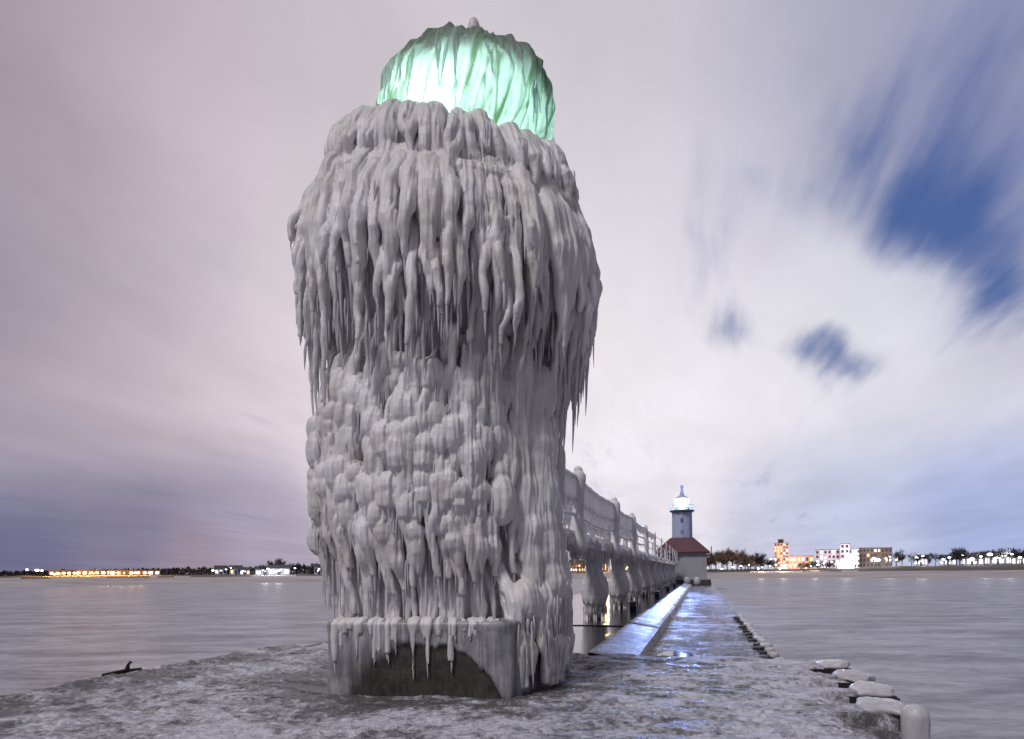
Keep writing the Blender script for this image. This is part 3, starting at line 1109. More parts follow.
thick = .006 + np.clip(ice_k, 0, 1) * (.035 + .03 * vs + .02 * drips) + .07 * open_ * sstep(SS, f0 * .80, f0 * 1.1)
thick = thick + .012 * sstep(ZZ, .78, .88) + .030 * fbm(np.stack([SS * 2.0, ZZ * 1.6, 0 * SS + 5], -1), 4)
rad_in = inset[None, :]
PX = bx[:, None] + nx[:, None] * (thick - rad_in)
PY = by[:, None] + ny[:, None] * (thick - rad_in)
G = np.stack([PX, PY, ZZ], -1).transpose(1, 0, 2)[:, ::-1]
cm = grid_mesh('ice_crust', G, True)
at_ = cm.attributes.new('ice', 'FLOAT', 'POINT')
kk = np.clip(ice_k + sstep(ZZ, .80, .90) * .6, 0, 1).T[:, ::-1]
at_.data.foreach_set('value', kk.reshape(-1).astype(np.float32))
link('ice_crust', cm, BASE_ICE, lh)

# --- lantern: ice dome over a glowing lens
LC = np.array([-.70, Cy - .1, 8.72])
nph, nth = 420, 150
ph = np.linspace(0, 2 * math.pi, nph, endpoint=False)
th = np.linspace(.02, 2.15, nth)
T, P = np.meshgrid(th, ph, indexing='ij')
st, ct = np.sin(T), np.cos(T)
se = 2.15
rsh = (np.abs(st) ** se + np.abs(ct) ** se) ** (-1 / se)
rad = 1.33 * rsh * np.where(T > 1.57, 1 - .06 * (T - 1.57), 1)
rad = rad * (1 - .05 * np.exp(-(T / .5) ** 2))
lobe = np.exp(-((P - 1.15) / .42) ** 2 - ((T - 1.02) / .36) ** 2)
rad = rad + .17 * lobe - .05 * np.exp(-((P - .62) / .10) ** 2 - ((T - 1.1) / .4) ** 2)
swirl = P + .22 * (T - .4)
q = np.stack([np.cos(swirl) * 6, np.sin(swirl) * 6, T * .8], -1)
r1, r2 = perlin(q * .8), perlin(q * 1.9 + 3)
rad = rad + st * (.085 * (1 - 2.0 * np.abs(r1)) + .045 * (1 - 2.0 * np.abs(r2)) + .015 * perlin(q * 4.5))
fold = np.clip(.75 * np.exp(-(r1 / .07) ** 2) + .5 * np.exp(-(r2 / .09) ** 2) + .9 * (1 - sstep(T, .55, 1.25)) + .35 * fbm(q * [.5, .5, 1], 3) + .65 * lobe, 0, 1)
rad = rad + .20 * fbm(np.stack([st * np.cos(P) * 1.5, st * np.sin(P) * 1.5, ct * 1.5], -1) + 4, 3)
G = np.stack([rad * st * np.sin(P), -rad * st * np.cos(P), rad * ct], -1) + (LC - base_off)
G[..., 2] -= .13 * np.sin(P) * st * np.maximum(ct, 0)
lan = empty('lantern', (LC - base_off).tolist())
lan.parent = lh
G = G - (LC - base_off)
dm = grid_mesh('ice_dome', G, True)
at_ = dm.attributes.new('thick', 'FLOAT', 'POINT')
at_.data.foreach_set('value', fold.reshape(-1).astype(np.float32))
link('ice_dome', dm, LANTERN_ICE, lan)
mb = MB()
mb.lathe([(.02, .80), (.3, .74), (.72, .48), (.95, .20), (.93, .16), (.3, .20)], n=28)
mb.build('roof', DARK, lan)  # unseen roof under the ice, shaped to keep lamp light off the top
mb = MB()
for i in range(40):
    a = U(-1.9, 1.9)
    t0, t1 = U(.75, 1.25), U(1.5, 1.9)
    tt_ = np.linspace(t0, t1, 8)
    rs = 1.33 * (np.abs(np.sin(tt_)) ** 2.15 + np.abs(np.cos(tt_)) ** 2.15) ** (-1 / 2.15) + .05 + .05 * np.linspace(0, 1, 8) ** 2
    aa_ = a + U(-.08, .12) * np.linspace(0, 1, 8)
    mb.tube(np.stack([rs * np.sin(tt_) * np.sin(aa_), -rs * np.sin(tt_) * np.cos(aa_), rs * np.cos(tt_)], -1), np.interp(np.linspace(0, 1, 8), [0, .4, 1], [.010, U(.010, .035), .005]), 7)
tag(mb.build('ice_strands', LANTERN_ICE, lan, True), kind='stuff')
mb = MB()
mb.lathe([(.16, -.62), (.28, -.5), (.31, -.35), (.28, -.2), (.16, -.08)], n=24)
LENS = glow('green_lens', (.42, 1.0, .74), 5)
mb.build('lens', LENS, lan)
mb = MB()
mb.ball((.17, -.35, 1.47), (.10, .10, .20), 12, 9)
mb.ball((.16, -.35, 1.30), (.12, .12, .14), 12, 9)
mb.build('vent_ball', ICE, lan, True)
mb = MB()
mb.ball((-.50, -.35, 1.30), (.07, .07, .13), 10, 8)
mb.ball((-.48, -.35, 1.18), (.10, .10, .12), 10, 8)
mb.build('ice_knob', ICE, lan, True)
ld = bpy.data.lights.new('lantern_light', 'POINT')
ld.energy = 170
ld.color = (.64, 1.0, .86)
ld.shadow_soft_size = .45
lo = bpy.data.objects.new('lantern_light', ld)
COL.objects.link(lo)
lo.location = LC + np.array([-.20, -.24, -.28])
lo.parent = None

# ------------------------------------------------------------------ catwalk
cw = empty('catwalk', pw(24, -3.8, 0), 0, 'long elevated catwalk on iced pillars with ice curtains hanging from its railing', 'catwalk')
CW0 = np.array(pw(24, -3.8, 0))


def cwb(mb, name, m_, smooth=False, parent=None):
    for i in range(len(mb.v)):
        mb.v[i] = mb.v[i] - CW0
    return mb.build(name, m_, parent or cw, smooth)


U0, U1 = 12.4, 94.5
DZ = 2.52
mb = MB()
mb.ubox(U0, U1, -4.35, -3.25, DZ, DZ + .16)
for v_ in (-4.3, -3.3):
    mb.ubox(U0, U1, v_ - .05, v_ + .05, DZ - .22, DZ - .002)
cwb(mb, 'deck', ICE_WALK)


def ice_w(u):
    """how heavy the ice is along the catwalk: heavy near the lighthouse, thin far off"""
    return float(np.clip(1 - (u - 30) / 26, .12, 1))


us = np.arange(U0, U1, .25)
for v_ in (-3.22, -4.38):
    for (z_, r0, nm) in ((4.12, .075, 'top_rail'), (3.52, .05, 'middle_rail'), (3.12, .05, 'lower_rail')):
        mb = MB()
        q = fbm(np.stack([us * .9, us * 0 + z_, us * 0 + v_], -1), 3)
        sag = .10 * np.abs(np.sin((us - 17.2) / 7.1 * math.pi)) * np.array([ice_w(a) for a in us])
        pts = pwa(us, v_ + 0 * us, z_ - sag + .02 * q)
        mb.tube(pts, [max(.022, r0 * ice_w(a) * (1 + .4 * b_)) for a, b_ in zip(us, q)], 7)
        cwb(mb, nm, ICE_WALK, True)
# posts
post_u = [17.2, 24.9, 31.6, 39.6, 47.2, 54.5, 61.6, 68.8, 76, 83, 90]
for i, a in enumerate(post_u):
    for v_ in (-3.18, -4.42):
        mb = MB()
        wgt = ice_w(a)
        zt = 4.3 if a < 60 else 4.16
        zs = np.linspace(DZ - (.5 if i == 0 else .35) * wgt, zt, 16)
        rb = .038 + .145 * wgt
        rad = rb * (1 + .25 * np.sin(zs * 3.3 + i) * .6 + .18 * perlin(np.stack([zs * 2.2, 0 * zs + i, 0 * zs], -1)))
        rad[0] *= .55
        rad[-1] *= .6
        if i == 0:
            rad[1:4] *= 1.25
        ptsx = pwa(a + 0 * zs, v_ + .03 * np.sin(zs * 2 + i), zs)
        mb.tube(ptsx, rad, 10)
        mb.ball(ptsx[-1], rad[-1] * 1.02, 10, 7)
        mb.ball(ptsx[0], rad[0] * 1.02, 10, 7)
        cwb(mb, 'post', ICE_WALK, True)
# ice curtains hanging from the rails in the near bays
bays = [(12.4, 17.0), (17.4, 24.7), (25.1, 31.4), (31.8, 39.4), (39.8, 47)]
for bi, (a, b_) in enumerate(bays):
    for v_ in (-3.22, -4.38):
        n_u = int((b_ - a) / .03)
        U_ = np.linspace(a, b_, n_u)
        zt = 4.10 - .10 * np.abs(np.sin((U_ - 17.2) / 7.1 * math.pi)) * ice_w((a + b_) / 2)
        depth = np.clip((.80 if bi < 3 else .28) + .35 * fbm(np.stack([U_ * 1.1, 0 * U_ + bi, 0 * U_], -1), 2) + .55 * perlin(np.stack([U_ * 5.5, 0 * U_ + bi + 9, 0 * U_], -1)) * (1 if bi < 3 else .3), .12, 1.35)
        S_ = np.linspace(0, 1, 12)
        uu, s_ = np.meshgrid(U_, S_, indexing='ij')
        zz = zt[:, None] - depth[:, None] * s_
        rib = .030 * (1 - 2 * np.abs(perlin(np.stack([uu * 7, s_ * .6, 0 * uu + bi], -1)))) + .02 * perlin(np.stack([uu * 20, s_, 0 * uu], -1))
        thk = .035 * (1 - .6 * s_) + rib * .8
        A_ = pwa(uu, v_ + thk, zz)
        B_ = pwa(uu, v_ - .035 * (1 - .6 * s_), zz)
        G = np.concatenate([A_, B_[:, ::-1]], 1) - CW0
        link('ice_curtain', grid_mesh('ice_curtain', G, True), ICE_THIN, cw)
# icicles under the deck edges
mb = MB()
rr3 = random.Random(5)
for a in np.arange(12.6, 62, .06):
    wgt = ice_w(a)
    near = min(abs(a - (23.9 + 7.15 * k_)) for k_ in range(-1, 10))
    arch_ = (.75 + .45 * math.exp(-(near / 1.3) ** 2)) * (.35 if near < .42 else 1)
    for v_ in (-3.28, -4.32):
        if rr3.random() < .35 + .65 * wgt:
            L = rr3.uniform(.15, .62) * arch_ * (wgt ** .6) * (1.7 if a < 24 else 1.25)
            icicle_shape(mb, np.array(pw(a + rr3.uniform(-.04, .04), v_ + rr3.uniform(-.10, .10), DZ + .02 + rr3.uniform(-.14, .12))), L, rr3.uniform(.013, .034), (rr3.uniform(-.12, .12), rr3.uniform(-.1, .1), 0), 6, 5)
tag(cwb(mb, 'icicle_fringe', ICE_CLEAR, True), kind='stuff')


# pillars
def pillar(u_c, seed, full=True):
    root_loc = np.array(pw(u_c, -3.8, -.14))
    n_p = 72
    ph = np.linspace(0, 2 * math.pi, n_p, endpoint=False)
    # upper shaft
    zs = np.linspace(1.35, 2.62, 30)
    Z, P = np.meshgrid(zs, ph, indexing='ij')
    prof = np.interp(zs, [1.35, 1.6, 2.0, 2.3, 2.62], [.33, .29, .30, .38, .52])[:, None]
    rib = .045 * (1 - 2 * np.abs(perlin(np.stack([np.cos(P) * 3.2 + seed, np.sin(P) * 3.2, Z * .8], -1)))) + .02 * perlin(np.stack([np.cos(P) * 8, np.sin(P) * 8 + seed, Z * 2], -1))
    Rr = prof + rib
    G = np.stack([Rr * np.cos(P), Rr * np.sin(P), Z + .14], -1)
    a = link('pillar', grid_mesh('pillar', G, True), ICE_WALK, cw)
    a.location = root_loc - CW0
    # lower skirt of ice
    zs = np.linspace(.0, 1.45, 44)
    Z, P = np.meshgrid(zs, ph, indexing='ij')
    prof = np.interp(zs, [0, .25, .40, .62, .9, 1.15, 1.36, 1.45], [.20, .31, .40, .45, .47, .44, .36, .28])[:, None]
    rib = .06 * (1 - 2 * np.abs(perlin(np.stack([np.cos(P) * 3.6 + seed * 2, np.sin(P) * 3.6, Z * .7], -1)))) + .03 * perlin(np.stack([np.cos(P) * 9, np.sin(P) * 9 + seed, Z * 1.5], -1))
    Rr = np.maximum(prof + rib, .12)
    zlow = Z + .28 * (.5 + perlin(np.stack([np.cos(P) * 2.5 + seed, np.sin(P) * 2.5, 0 * P], -1))) * (1 - sstep(Z, 0, .7))
    G = np.stack([Rr * np.cos(P), Rr * np.sin(P), zlow + .14], -1)
    b2 = link('ice_skirt', grid_mesh('ice_skirt', G, True), ICE_WALK, a)
    mb = MB()
    for sx in (-.13, .13):
        for sy in (-.1, .1):
            mb.box(sx - .06, sx + .06, sy - .05, sy + .05, -.2, 1.6)
    mb.build('leg_post', STEEL, a)
    mb = MB()
    for i in range(80):
        q = rr3.uniform(0, 2 * math.pi)
        r_ = rr3.uniform(.20, .44)
        icicle_shape(mb, np.array([r_ * math.cos(q), r_ * math.sin(q), rr3.uniform(.30, .6)]), rr3.uniform(.28, .52), rr3.uniform(.02, .04), (0, 0, 0), 5, 4)
    for i in range(46):
        q = rr3.uniform(0, 2 * math.pi)
        r_ = rr3.uniform(.3, .5)
        icicle_shape(mb, np.array([r_ * math.cos(q), r_ * math.sin(q), rr3.uniform(2.35, 2.7)]), rr3.uniform(.25, .7), rr3.uniform(.015, .035), (0, 0, 0), 5, 4)
    f_ = mb.build('icicle_fringe', ICE_CLEAR, a, True)
    f_['kind'] = 'stuff'
    return a


pil_u = [23.9 + 7.15 * k for k in range(10)]
protos = [pillar(pil_u[k], 1.7 * k + .3) for k in range(3)]
for k in range(3, 10):
    src = protos[k % 3]
    c = src.copy()
    COL.objects.link(c)
    c.parent = cw
    c.location = np.array(pw(pil_u[k], -3.8, -.14)) - CW0
    c.rotation_euler = (0, 0, k * 1.3)
    for ch in src.children:
        e = ch.copy()
        COL.objects.link(e)
        e.parent = c

# blue drums standing along the pillars
drum_spots = [((29.1, -2.95), 'dark blue lidded drum on the wet walkway nearest the lighthouse'),
              ((43.6, -2.85), 'dark blue lidded drum on the walkway, second from the near end'),
              ((58.5, -2.9), 'dark blue lidded drum on the walkway, third from the near end'),
              ((73.0, -2.9), 'dark blue lidded drum on the walkway farthest towards the red roof')]
proto_d = None
for (sp, lab) in drum_spots:
    if proto_d is None:
        dr = empty('drum', pw(*sp, -.14))
        mb = MB()
        mb.lathe([(.145, 0), (.155, .02), (.16, .15), (.165, .165), (.16, .18), (.165, .36)], n=20)
        mb.build('barrel', BLUEP, dr, True)
        mb = MB()
        mb.lathe([(.178, .355), (.182, .37), (.178, .40), (.10, .425), (.02, .43)], n=20)
        mb.build('lid', ICE_CAP, dr, True)
        proto_d = dr
    else:
        dr = proto_d.copy()
        COL.objects.link(dr)
        dr.location = pw(*sp, -.14)
        for ch in proto_d.children:
            e = ch.copy(); COL.objects.link(e); e.parent = dr
    tag(dr, lab, 'drum', 'blue drums along the catwalk')

# ------------------------------------------------------------------ edge piles
def cap_mesh(seed, lx=.36, ly=.30, lz=.10):
    n_, m_ = 34, 18
    t_ = np.linspace(0, math.pi, m_)
    p_ = np.linspace(0, 2 * math.pi, n_, endpoint=False)
    T_, Q = np.meshgrid(t_, p_, indexing='ij')
    e = .55
    sg = lambda x, k: np.sign(x) * np.abs(x) ** k
    x = sg(np.sin(T_), e) * sg(np.cos(Q), .7) * lx
    y = sg(np.sin(T_), e) * sg(np.sin(Q), .7) * ly
    z = np.cos(T_) * lz
    G = np.stack([x, y, z], -1)
    nz = fbm(np.stack([x * 4 + seed, y * 4, z * 4], -1), 3)
    G = G * (1 + .50 * nz[..., None] + .12 * fbm(np.stack([x * 12 + seed, y * 12, z * 12], -1), 3)[..., None])
    return grid_mesh('ice_cap', G, True)


def make_pile(u_, v_, ztop, lab, grp, seed, sc=1.0):
    root = empty('pile', pw(u_, v_, ztop), -PIER_A, lab, 'pile', grp)
    mb = MB()
    for (y0, y1, x_) in ((-.27, -.21, .24), (.21, .27, .24), (-.208, .208, .05)):
        mb.box(-x_ * sc, x_ * sc, y0 * sc, y1 * sc, -2.0, -.02)
    mb.box(-.58 * sc, .26 * sc, -.315 * sc, -.275 * sc, -2.0, -.035)  # added near-black plate so the gap before each pile reads as shade
    mb.build('post', STEEL, root)
    c = link('ice_cap', cap_mesh(seed, .26 * sc, .33 * sc, .08), ICE_CAP, root)
    return root


for i, (u_, v_, lab) in enumerate([(12.05, 2.10, 'flat ice capped steel pile farthest from the tall iced bollard'), (10.72, 2.14, 'ice capped steel pile, second from the far corner of the upper pier'),
                                   (9.62, 2.14, 'broad ice capped steel pile in the middle of the near pier edge'), (8.50, 1.98, 'ice capped steel pile beside the dark gap behind the bollard')]):
    make_pile(u_, v_, -.015, lab, 'iced piles along the near edge', i * 3.1, 1.0)
for i in range(16):
    u_ = 15.4 + i * 1.0
    make_pile(u_, 1.60, -.42, 'small ice capped steel pile in the row along the lower path', 'piles along the lower path edge', i * 1.9, .50 + .08 * math.sin(i * 2.7))

# iced bollard
bo = empty('bollard', pw(7.12, 1.97, -.58), 0, 'rounded bollard encased in smooth grey ice at the pier edge', 'bollard')
n_, m_ = 40, 40
zs = np.linspace(0, 1, m_)
prof_z = np.concatenate([np.linspace(-.9, .74, 26),   .74 + .128 * np.sin(np.linspace(.1, math.pi / 2, 14))])
prof_r = np.concatenate([np.interp(np.linspace(0, 1, 26), [0, .5, 1], [.10, .11, .128]),   .128 * np.cos(np.linspace(.1, math.pi / 2 - .02, 14))])
Q = np.linspace(0, 2 * math.pi, n_, endpoint=False)
PR, QQ = np.meshgrid(prof_r, Q, indexing='ij')
PZ = np.repeat(prof_z[:, None], n_, 1)
nz = fbm(np.stack([np.cos(QQ), np.sin(QQ), PZ * 1.5], -1) * 1.6, 3)
PR = PR * (1 + .16 * nz + .05 * fbm(np.stack([np.cos(QQ) * 4, np.sin(QQ) * 4, PZ * 3], -1), 3))
link('ice_coat', grid_mesh('ice_coat', np.stack([PR * np.cos(QQ) + .02 * nz, PR * np.sin(QQ), PZ], -1), True), ICE_CAP, bo)
mb = MB()
mb.tube([(0, 0, -2), (0, 0, -.88)], [.13, .13], 14)
mb.build('post', STEEL, bo)
# small iced knob behind the gap
kn = empty('bollard', pw(8.72, 2.22, -.62), 0, 'low knob of ice half hidden behind the piles left of the tall bollard', 'bollard')
mb = MB()
mb.lathe([(.10, -1.4), (.12, 0), (.15, .3), (.15, .42), (.11, .52), (.03, .56)], n=22)
mb.build('ice_coat', ICE_CAP, kn, True)
mb = MB()
mb.tube([(0, 0, -2), (0, 0, -1.38)], [.09, .09], 12)
mb.build('post', STEEL, kn)

# mooring hook on the left edge
mh = empty('mooring_hook', pw(8.45, -9.05, .02), -PIER_A, 'small dark mooring hook on a low bar at the left pier edge', 'mooring hook')
mh.scale = (.62, .75, .72)
mb = MB()
mb.tube([(-.08, -.55, .0), (.0, -.1, .03), (.02, .35, .02)], [.05, .045, .03], 9)
mb.build('bar', STEEL, mh, True)
mb = MB()
mb.tube([(0, 0, 0), (.0, .0, .08), (.01, .01, .15), (.06, .03, .22), (.12, .04, .20)], [.07, .055, .035, .03, .012], 9)
mb.build('hook', STEEL, mh, True)

# ------------------------------------------------------------------ inner lighthouse
IL = pw(98.6, -2.75, -.5)
il = empty('lighthouse', IL, -PIER_A, 'distant white lighthouse with a red roof and a bright blue white lamp', 'lighthouse')
mb = MB()
mb.box(-4.1, 4.1, -3.7, 4.2, -1.5, .75, .96)
mb.build('foundation', plain('footing', (.06, .058, .062), .8, (.035, .034, .038), 1.5), il)
mb = MB()
mb.box(-3.4, 3.4, -2.95, 2.95, .75, 4.75, .995)
mb.box(-3.47, 3.47, -3.02, 3.02, .76, 1.0)
mb.build('wall', WHITEW, il)
RFZ = 4.75
mb = MB()
mb.add([(-3.85, -3.4, RFZ - .12), (3.85, -3.4, RFZ - .12), (3.85, 3.4, RFZ - .12), (-3.85, 3.4, RFZ - .12), (-3.85, -3.4, RFZ), (3.85, -3.4, RFZ), (3.85, 3.4, RFZ), (-3.85, 3.4, RFZ),
        (-1.6, -1.6, RFZ + 2.1), (1.6, -1.6, RFZ + 2.1), (1.6, 1.6, RFZ + 2.1), (-1.6, 1.6, RFZ + 2.1)],
       [(0, 3, 2, 1), (0, 1, 5, 4), (1, 2, 6, 5), (2, 3, 7, 6), (3, 0, 4, 7), (4, 5, 9, 8), (5, 6, 10, 9), (6, 7, 11, 10), (7, 4, 8, 11), (8, 9, 10, 11)])
mb.build('roof', REDROOF, il)
mb = MB()
mb.lathe([(1.46, RFZ + 2.0), (1.44, RFZ + 4.0), (1.42, RFZ + 6.0)], n=8)
tw = mb.build('tower', TOWERP, il)
mb = MB()
for zz_ in (2.6, 4.3):
    mb.box(-.16, .16, -1.42, -1.22, RFZ + zz_, RFZ + zz_ + .62)
mb.build('window', GLASS_D, tw)
mb = MB()
mb.lathe([(1.35, RFZ + 5.75), (1.65, RFZ + 5.98), (1.78, RFZ + 6.0), (1.78, RFZ + 6.16), (1.2, RFZ + 6.17)], n=16)
gl = mb.build('gallery', plain('grey_gallery', (.15, .16, .2), .5), il)
mb = MB()
for j in range(12):
    a = 2 * math.pi * j / 12
    mb.tube([(1.70 * math.cos(a), 1.70 * math.sin(a), RFZ + 6.15), (1.70 * math.cos(a), 1.70 * math.sin(a), RFZ + 6.85)], [.03, .03], 5)
for zz_ in (6.5, 6.85):
    ring = [(1.70 * math.cos(a), 1.70 * math.sin(a), RFZ + zz_) for a in np.linspace(0, 2 * math.pi, 25)]
    mb.tube(ring, [.035] * 25, 5, False)
mb.build('railing', TOWERP, gl)
mb = MB()
mb.lathe([(1.0, RFZ + 6.18), (1.0, RFZ + 6.5), (1.0, RFZ + 6.52)], n=10)
mb.build('lantern_base', TOWERP, il)
mb = MB()
mb.lathe([(.50, RFZ + 6.75), (.78, RFZ + 6.9), (.86, RFZ + 7.2), (.78, RFZ + 7.5), (.50, RFZ + 7.65)], n=16)
mb.build('lamp', glow('blue_white_lamp', (.62, .80, 1.0), 22), il)
mb = MB()
for j in range(10):
    a = 2 * math.pi * j / 10
    mb.tube([(1.0 * math.cos(a), 1.0 * math.sin(a), RFZ + 6.5), (1.0 * math.cos(a), 1.0 * math.sin(a), RFZ + 7.85)], [.03, .03], 5)
mb.build('lantern_frame', TOWERP, il)
mb = MB()
mb.lathe([(1.18, RFZ + 7.85), (1.12, RFZ + 7.93), (.62, RFZ + 8.2), (.30, RFZ + 8.45), (.22, RFZ + 8.9)], n=16)
mb.build('lantern_roof', TOWERP, il)
mb = MB()
mb.lathe([(.20, RFZ + 8.88), (.16, RFZ + 9.0), (.17, RFZ + 9.45), (.24, RFZ + 9.55), (.18, RFZ + 9.8), (.04, RFZ + 9.9)], n=12)
mb.build('finial', TOWERP, il)
mb = MB()
mb.box(-2.0, -1.0, -3.0, -2.9, 2.7, 4.6)
mb.build('door', DARK, il)
mb = MB()
mb.tube([(-2.6, -3.4, 1.6), (-.4, -3.3, 4.5)], [.06, .06], 6)
mb.tube([(-2.6, -3.15, 1.6), (-.4, -3.1, 4.5)], [.06, .06], 6)
for k in range(9):
    a = k / 8
    mb.box(-2.6 + 2.2 * a - .12, -2.6 + 2.2 * a + .12, -3.4, -3.1, 1.58 + 2.9 * a, 1.63 + 2.9 * a)
mb.build('stair', DARK, il)
mb = MB()
mb.box(3.41, 4.1, -3.2, 1.0, RFZ - .5, RFZ - .42)
for y_ in (-3.15, -1.8, -.4, .95):
    mb.tube([(4.05, y_, RFZ - .42), (4.05, y_, RFZ + .75)], [.04, .04], 5)
    mb.tube([(3.41, y_, RFZ - 1.5), (4.01, y_, RFZ - .5)], [.045, .045], 5)
for zz_ in (.2, .75):
    mb.tube([(4.05, -3.15, RFZ + zz_), (4.05, .95, RFZ + zz_)], [.035, .035], 5)
mb.build('side_landing', DARK, il)
d2 = bpy.data.lights.new('harbor_light', 'POINT')
d2.energy = 1500
d2.color = (.22, .38, 1.0)
d2.shadow_soft_size = .5
o2 = bpy.data.objects.new('harbor_light', d2)
COL.objects.link(o2)
o2.location = Vector(IL) + Vector((-.35, -1.35, RFZ + 7.2))
# added spot before the lamp, aimed down the pier for blue glints
d3 = bpy.data.lights.new('added_glint_spot', 'SPOT')
d3.energy = 15000
d3.color = (.24, .40, 1.0)
d3.shadow_soft_size = .45
d3.spot_size = R(26)
d3.spot_blend = .5
o3 = bpy.data.objects.new('added_glint_spot', d3)
COL.objects.link(o3)
o3.location = Vector(IL) + Vector((-.42, -1.45, RFZ + 7.35))
o3.rotation_euler = (Vector(pw(12, 0, 0)) - o3.location).to_track_quat('-Z', 'Y').to_euler()

for i, (u_, v_, lab) in enumerate([(93.5, -2.0, 'iced block at the foot of the red roofed lighthouse, left one'), (93.4, -.65, 'iced block at the foot of the red roofed lighthouse, right one')]):
    ib = empty('iced_block', pw(u_, v_, -.5), -PIER_A, lab, 'ice block', 'iced blocks below the inner lighthouse')
    mb = MB()
    mb.lathe([(.42, 0), (.46, .4), (.45, .9), (.33, 1.15), (.05, 1.22)], n=18)
    mb.build('ice_coat', ICE_CAP, ib, True)
    mb = MB()
    mb.lathe([(.50, -.05), (.50, .12), (.44, .16)], n=18)
    mb.build('plinth', CONCRETE, ib, True)

# ------------------------------------------------------------------ far shore: trees
rt = random.Random(21)


def tree_meshes(h, spread, seed, twigs=420, evergreen=False):
    r0 = random.Random(seed)
    tr_, cr_ = MB(), MB()
    tr_.tube([(0, 0, -.4), (.05, 0, h * .25), (.1 * r0.uniform(-1, 1), .1, h * .55), (.2 * r0.uniform(-1, 1), 0, h * .9)], [h * .028, h * .022, h * .014, h * .004], 7)
    tips = []
    for i in range(9):
        z0 = h * r0.uniform(.22, .62)
        a = r0.uniform(0, 6.28)
        L = spread * r0.uniform(.55, 1.0)
        p1 = np.array([L * .5 * math.cos(a), L * .5 * math.sin(a), z0 + h * .12])
        p2 = np.array([L * math.cos(a), L * math.sin(a), z0 + h * r0.uniform(.22, .36)])
        tr_.tube([(0, 0, z0), p1, p2], [h * .011, h * .007, h * .003], 5)
        tips += [p1, p2, (p1 + p2) / 2]
    tips += [np.array([0, 0, h * .7]), np.array([0, 0, h * .88])]
    for i in range(twigs):
        b_ = tips[r0.randrange(len(tips))]
        d_ = np.array([r0.gauss(0, 1), r0.gauss(0, 1), r0.gauss(.5, .8)])
        d_ /= np.linalg.norm(d_) + 1e-6
        L = h * r0.uniform(.06, .17)
        st = b_ + d_ * L * r0.uniform(0, .6)
        en = st + d_ * L + np.array([0, 0, L * .2])
        wd = h * (.009 if not evergreen else .015)
        s_ = np.cross(d_, [r0.gauss(0, 1), r0.gauss(0, 1), r0.gauss(0, 1)])
        s_ = s_ / (np.linalg.norm(s_) + 1e-6) * wd
        cr_.add([st - s_, st + s_, en + s_ * .3, en - s_ * .3], [(0, 1, 2, 3)])
    return tr_.mesh('trunk'), cr_.mesh('crown')


TREES = [tree_meshes(7.5, 3.0, s_, 950) for s_ in (1, 2, 3)]
DTREES = [tree_meshes(7.0, 3.2, s_, 380, True) for s_ in (5, 6)]


def plant(name, data, px, dist, sc, cm, lab, grp):
    x, y, z = at(px, dist)
    root = empty(name, (x, y, z), rt.uniform(0, 6), lab, 'tree', grp)
    root.scale = (sc * rt.uniform(.95, 1.2), sc, sc * rt.uniform(.9, 1.1))
    a = data[0]
    if not a.materials: a.materials.append(BARK)
    link('trunk', a, None, root, False)
    c = link('crown', data[1], None, root, False)
    if not data[1].materials: data[1].materials.append(cm)
    c.material_slots[0].link = 'OBJECT'
    c.material_slots[0].material = cm


for i in range(15):
    plant('bare_tree', TREES[i % 3], 705 + i * 3.9 + rt.uniform(-1.5, 1.5), rt.uniform(262, 300), (.80 + .42 * math.exp(-((i - 6) / 4.) ** 2)) * 1.0, TWIG,
          'bare brown winter tree in the grove right of the red roofed lighthouse', 'bare trees by the inner lighthouse')
plant('bare_tree', TREES[1], 757, 250, 1.0, TWIG_D, 'tall thin bare tree standing alone at the right end of the grove', None)
for i in range(6):
    plant('bare_tree', TREES[i % 3], 742 + i * 6.5, 300, .62, TWIG_D, 'small dark bare tree in front of the brick tower block', 'small trees by the brick tower')
for i in range(8):
    plant('dark_tree', DTREES[i % 2], 801 + i * 4.2 + rt.uniform(-1, 1), 262, .48, EVER, 'low dark bushy tree beside the brightly lit tent', 'bushy trees by the tent')
for i in range(9):
    plant('dark_tree', DTREES[i % 2], 896 + i * 8 + rt.uniform(-2, 2), rt.uniform(275, 300), rt.uniform(.66, .95), EVER, 'dark bushy tree between the lamps on the right dune', 'dark trees on the right dune')
for i in range(10):
    plant('bare_tree', TREES[i % 3], 955 + i * 8 + rt.uniform(-2, 2), rt.uniform(290, 330), rt.uniform(.75, 1.15), TWIG_D, 'bare tree against the bright lights at the far right', 'bare trees at the far right')
for i in range(13):
    plant('bare_tree', TREES[i % 3], 262 + i * 6 + rt.uniform(-2, 2), rt.uniform(285, 320), rt.uniform(.55, .95), TWIG_D, 'bare tree on the left shore near the iced lighthouse', 'bare trees on the left shore')
for i in range(8):
    plant('bare_tree', TREES[i % 3], 560 + i * 5 + rt.uniform(-2, 2), rt.uniform(285, 320), rt.uniform(.55, .8), TWIG, 'bare tree seen between the catwalk pillars', 'bare trees behind the catwalk')

